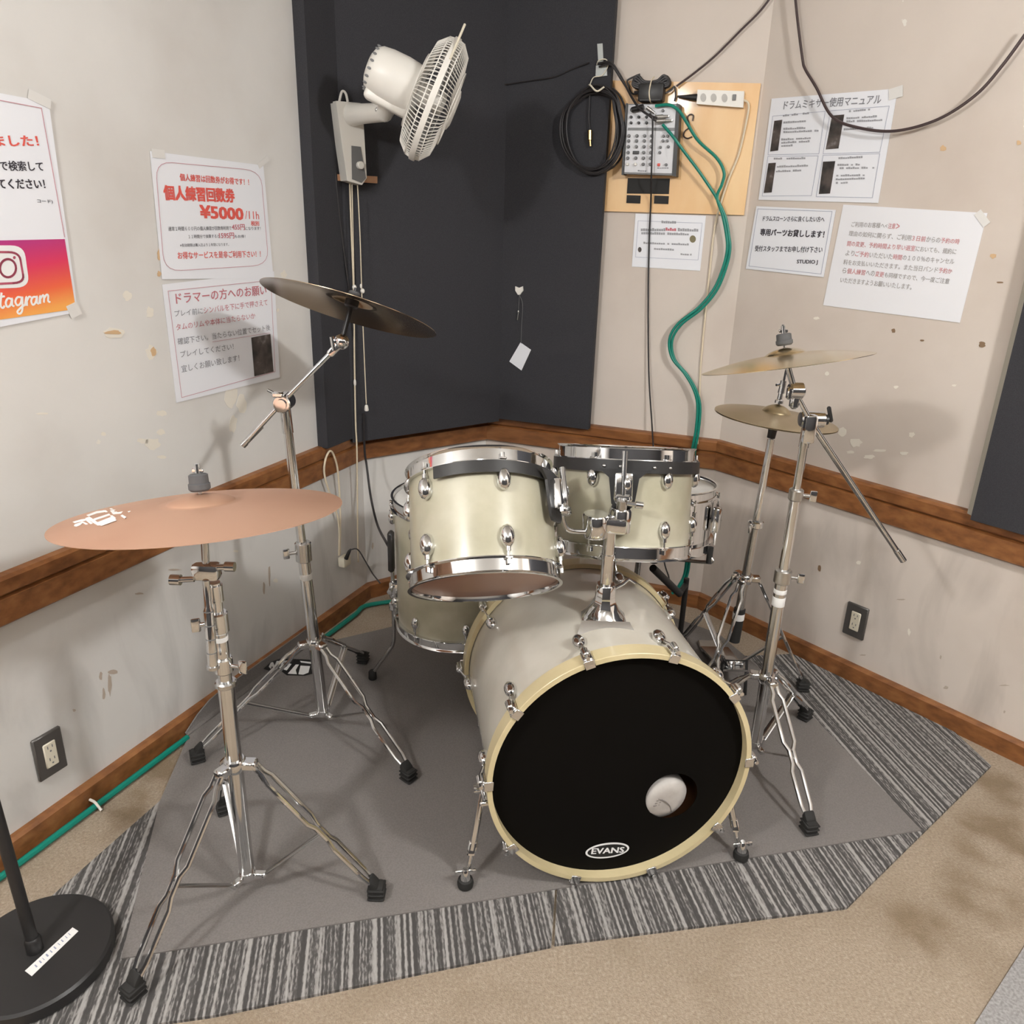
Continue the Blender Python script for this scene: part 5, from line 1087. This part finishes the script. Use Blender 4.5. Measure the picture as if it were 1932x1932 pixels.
for k in range(3):
    a0_ = R_(30 + 120 * k); vs, fs = [], []
    for i in range(7):
        r_ = .03 + (.155 - .03) * i / 6; wdt = R_(22 + 30 * math.sin(math.pi * (i + 1) / 8))
        for j in range(7):
            a = a0_ + wdt * (j / 6 - .5) * 2; d = e0f * math.cos(a) + e1f * math.sin(a); vs.append(GC + d * r_ + fa * (.022 * (j / 6 - .5)))
    for i in range(6):
        for j in range(6): q = i * 7 + j; fs.append((q, q + 1, q + 8, q + 7))
    nb = len(vs); vs += [v + fa * .002 for v in vs]; fs += [tuple(reversed([x + nb for x in f])) for f in fs]
    part('blade', 'blade', fan, (vs, fs))
part('hub', 'white_plastic', fan, lathe([(.032, -.05), (.032, .02), (.02, .03), (0, .031)], GC, fa, 24))
single('stick', 'ivory', 'thin white stick standing up out of the fan guard', 'stick', tube([atD(849, 112, dpt - .36), atD(877, 46, dpt - .33)], .0034, 8))
# pull cords and flex
def PFc(x, y): return PF2.at(x, y, -.02)
pc1 = thing('pull_cord', PFc(669, 547), 'left fan pull cord ending in a white bead above the dark crash', 'pull cord')
part('cord', 'white_cord', pc1, tube(smooth([PFc(664, 348), PFc(666, 440), PFc(668, 540)], 4), .0018, 6)); part('bead', 'white_plastic', pc1, ell(PFc(668.5, 542), (.0075, .0075, .0085)))
pc2 = thing('pull_cord', PFc(691, 770), 'long fan pull cord with a white bell end hanging over the corner panel', 'pull cord')
part('cord', 'white_cord', pc2, tube(smooth([PFc(674.5, 349), PFc(679, 440), PFc(682, 535), PFc(685, 620), PFc(691, 762)], 4), .0018, 6))
part('bead', 'white_plastic', pc2, ell(PFc(681, 540), (.004, .004, .008)), ell(PFc(684, 549), (.0075, .0075, .0085))); part('bell', 'white_plastic', pc2, lathe([(.003, .022), (.006, .018), (.008, .004), (.007, 0), (0, 0)], PFc(691.5, 775), Z, 12))
rl = Plane(cL + nBL * .012, nBL)
cable('dark_cable', 'black_cable', 'dark grey cable hanging down the panel just left of the fan bracket', [PBf.at(631, 200, .008), PBf.at(632, 300, .008), PBf.at(634, 345, .016), PBf.at(643, 430, .008), PBf.at(652, 500, .006), PBf.at(660, 560, .006), PBf.at(668, 640, .006)], .0035)
cable('fan_flex', 'white_cord', 'ivory fan flex hanging straight down behind the crash to the rail', [PBf.at(660, 346, .02), PBf.at(663, 440, .008), PBf.at(667, 545, .008), PBf.at(669, 700, .008), PBf.at(671, 800, .008), PBf.at(673, 838, .008), PBf.at(674, 900, .0), PBf.at(675, 1010, -.02), PBf.at(676, 1060, -.05)], .0030)
single('flex_joint', 'white_plastic', 'small white joint on the hanging fan flex', 'cord joint', ell(PBf.at(669.5, 722, .009), (.005, .005, .013)))
cable('beige_cord', 'white_cord', 'beige cord looped over the brown rail at left', [PL.at(640, 1048, .03), PL.at(638, 980, .025), PL.at(614, 905, .026), PL.at(613, 872, .030), PL.at(622, 851, .034), PL.at(631, 862, .034), PL.at(638, 895, .03), PL.at(642, 970, .025), PL.at(641, 1046, .03)], .0036)
PW = Plane(PBL.p, nBL)
ap = PL.at(655, 1062, .03)
tap = single('wall_plug', 'ivory', 'beige adapter plug on the wall under the looped cord', 'plug', box(PL.at(650, 1058, .022), (.045, .04, .03), (-dL, Z, nL), .006, 2))
single('power_plug', 'black_plastic', 'small black plug in the beige adapter on the wall', 'plug', tube([PL.at(653, 1054, .045), PL.at(659, 1040, .06), PL.at(662, 1036, .065)], [.008, .006, .003], 10))
cable('black_cable', 'black_cable', 'thin black cable arching from the adapter plug to the floor tom', [PL.at(661, 1037, .065), PL.at(675, 1037, .09), PL.at(690, 1060, .14), PL.at(703, 1082, .2), atY(717, 1100, 2.25)], .0025)
cable('black_cable', 'black_cable', 'black cable hanging from the corner panel to the floor tom microphone', [PBf.at(686, 780, .012), PBf.at(688, 850, .010), PBf.at(692, 880, .012), PBf.at(700, 940, .08), PBf.at(712, 990, .18), atY(728, 1022, 2.24), atY(734, 1032, 2.2)], .0042)
# green cable along the left skirting with a clip
PSk = Plane(cL, nL)
gl = []
for x, y in ((-20, 1692), (60, 1626), (150, 1556), (200, 1518), (290, 1449), (352, 1402), (362, 1394)): 
    p = atz(x, y, .012); gl.append(along(0, p) + nL * .016 + Z * .012)
cable('green_cable', 'green_cable', 'green cable lying along the left skirting board', gl, .0085, k=6)
gl2 = [along(0, atz(x, y, .012)) + nL * .03 + Z * .014 for x, y in ((618, 1205), (650, 1185), (690, 1165), (722, 1150))]
cable('green_cable', 'green_cable', 'end of the green cable by the skirting behind the floor tom legs', gl2 + [gl2[-1] + V((.16, .06, 0))], .0085)
p = along(0, atz(190, 1525, .012)) + nL * .016 + Z * .012
single('cable_clip', 'white_plastic', 'small white clip holding the green cable to the skirting', 'clip', tube(smooth([p - nL * .018 + Z * .014, p + Z * .012, p + nL * .013, p + nL * .02 - Z * .006], 5), .0035, 8))

# ------------------------------------------------------------------ things of a kind share a group
GR_ = {'rack_tom': 'rack toms over the bass drum', 'cymbal_stand': 'chrome tripod cymbal stands', 'notice': 'paper notices on the walls', 'acoustic_panel': 'black fabric wall panels',
       'striped_carpet': 'striped carpet pieces on the floor', 'velcro_pad': 'black stick-on pads on the plywood', 'audio_plug': 'audio plugs around the mixer', 'crash_cymbal': 'crash cymbals on boom stands',
       'hi_hat_cymbal': 'pair of hi-hat cymbals', 'pull_cord': 'fan pull cords', 'green_cable': 'green cables', 'black_cable': 'black cables', 'dark_cable': 'dark cables on the walls', 'microphone_stand': 'black microphone stands'}
for o in SC.objects:
    k = o.name.split('.')[0]
    if o.parent is None and k in GR_ and 'group' not in o: o['group'] = GR_[k]
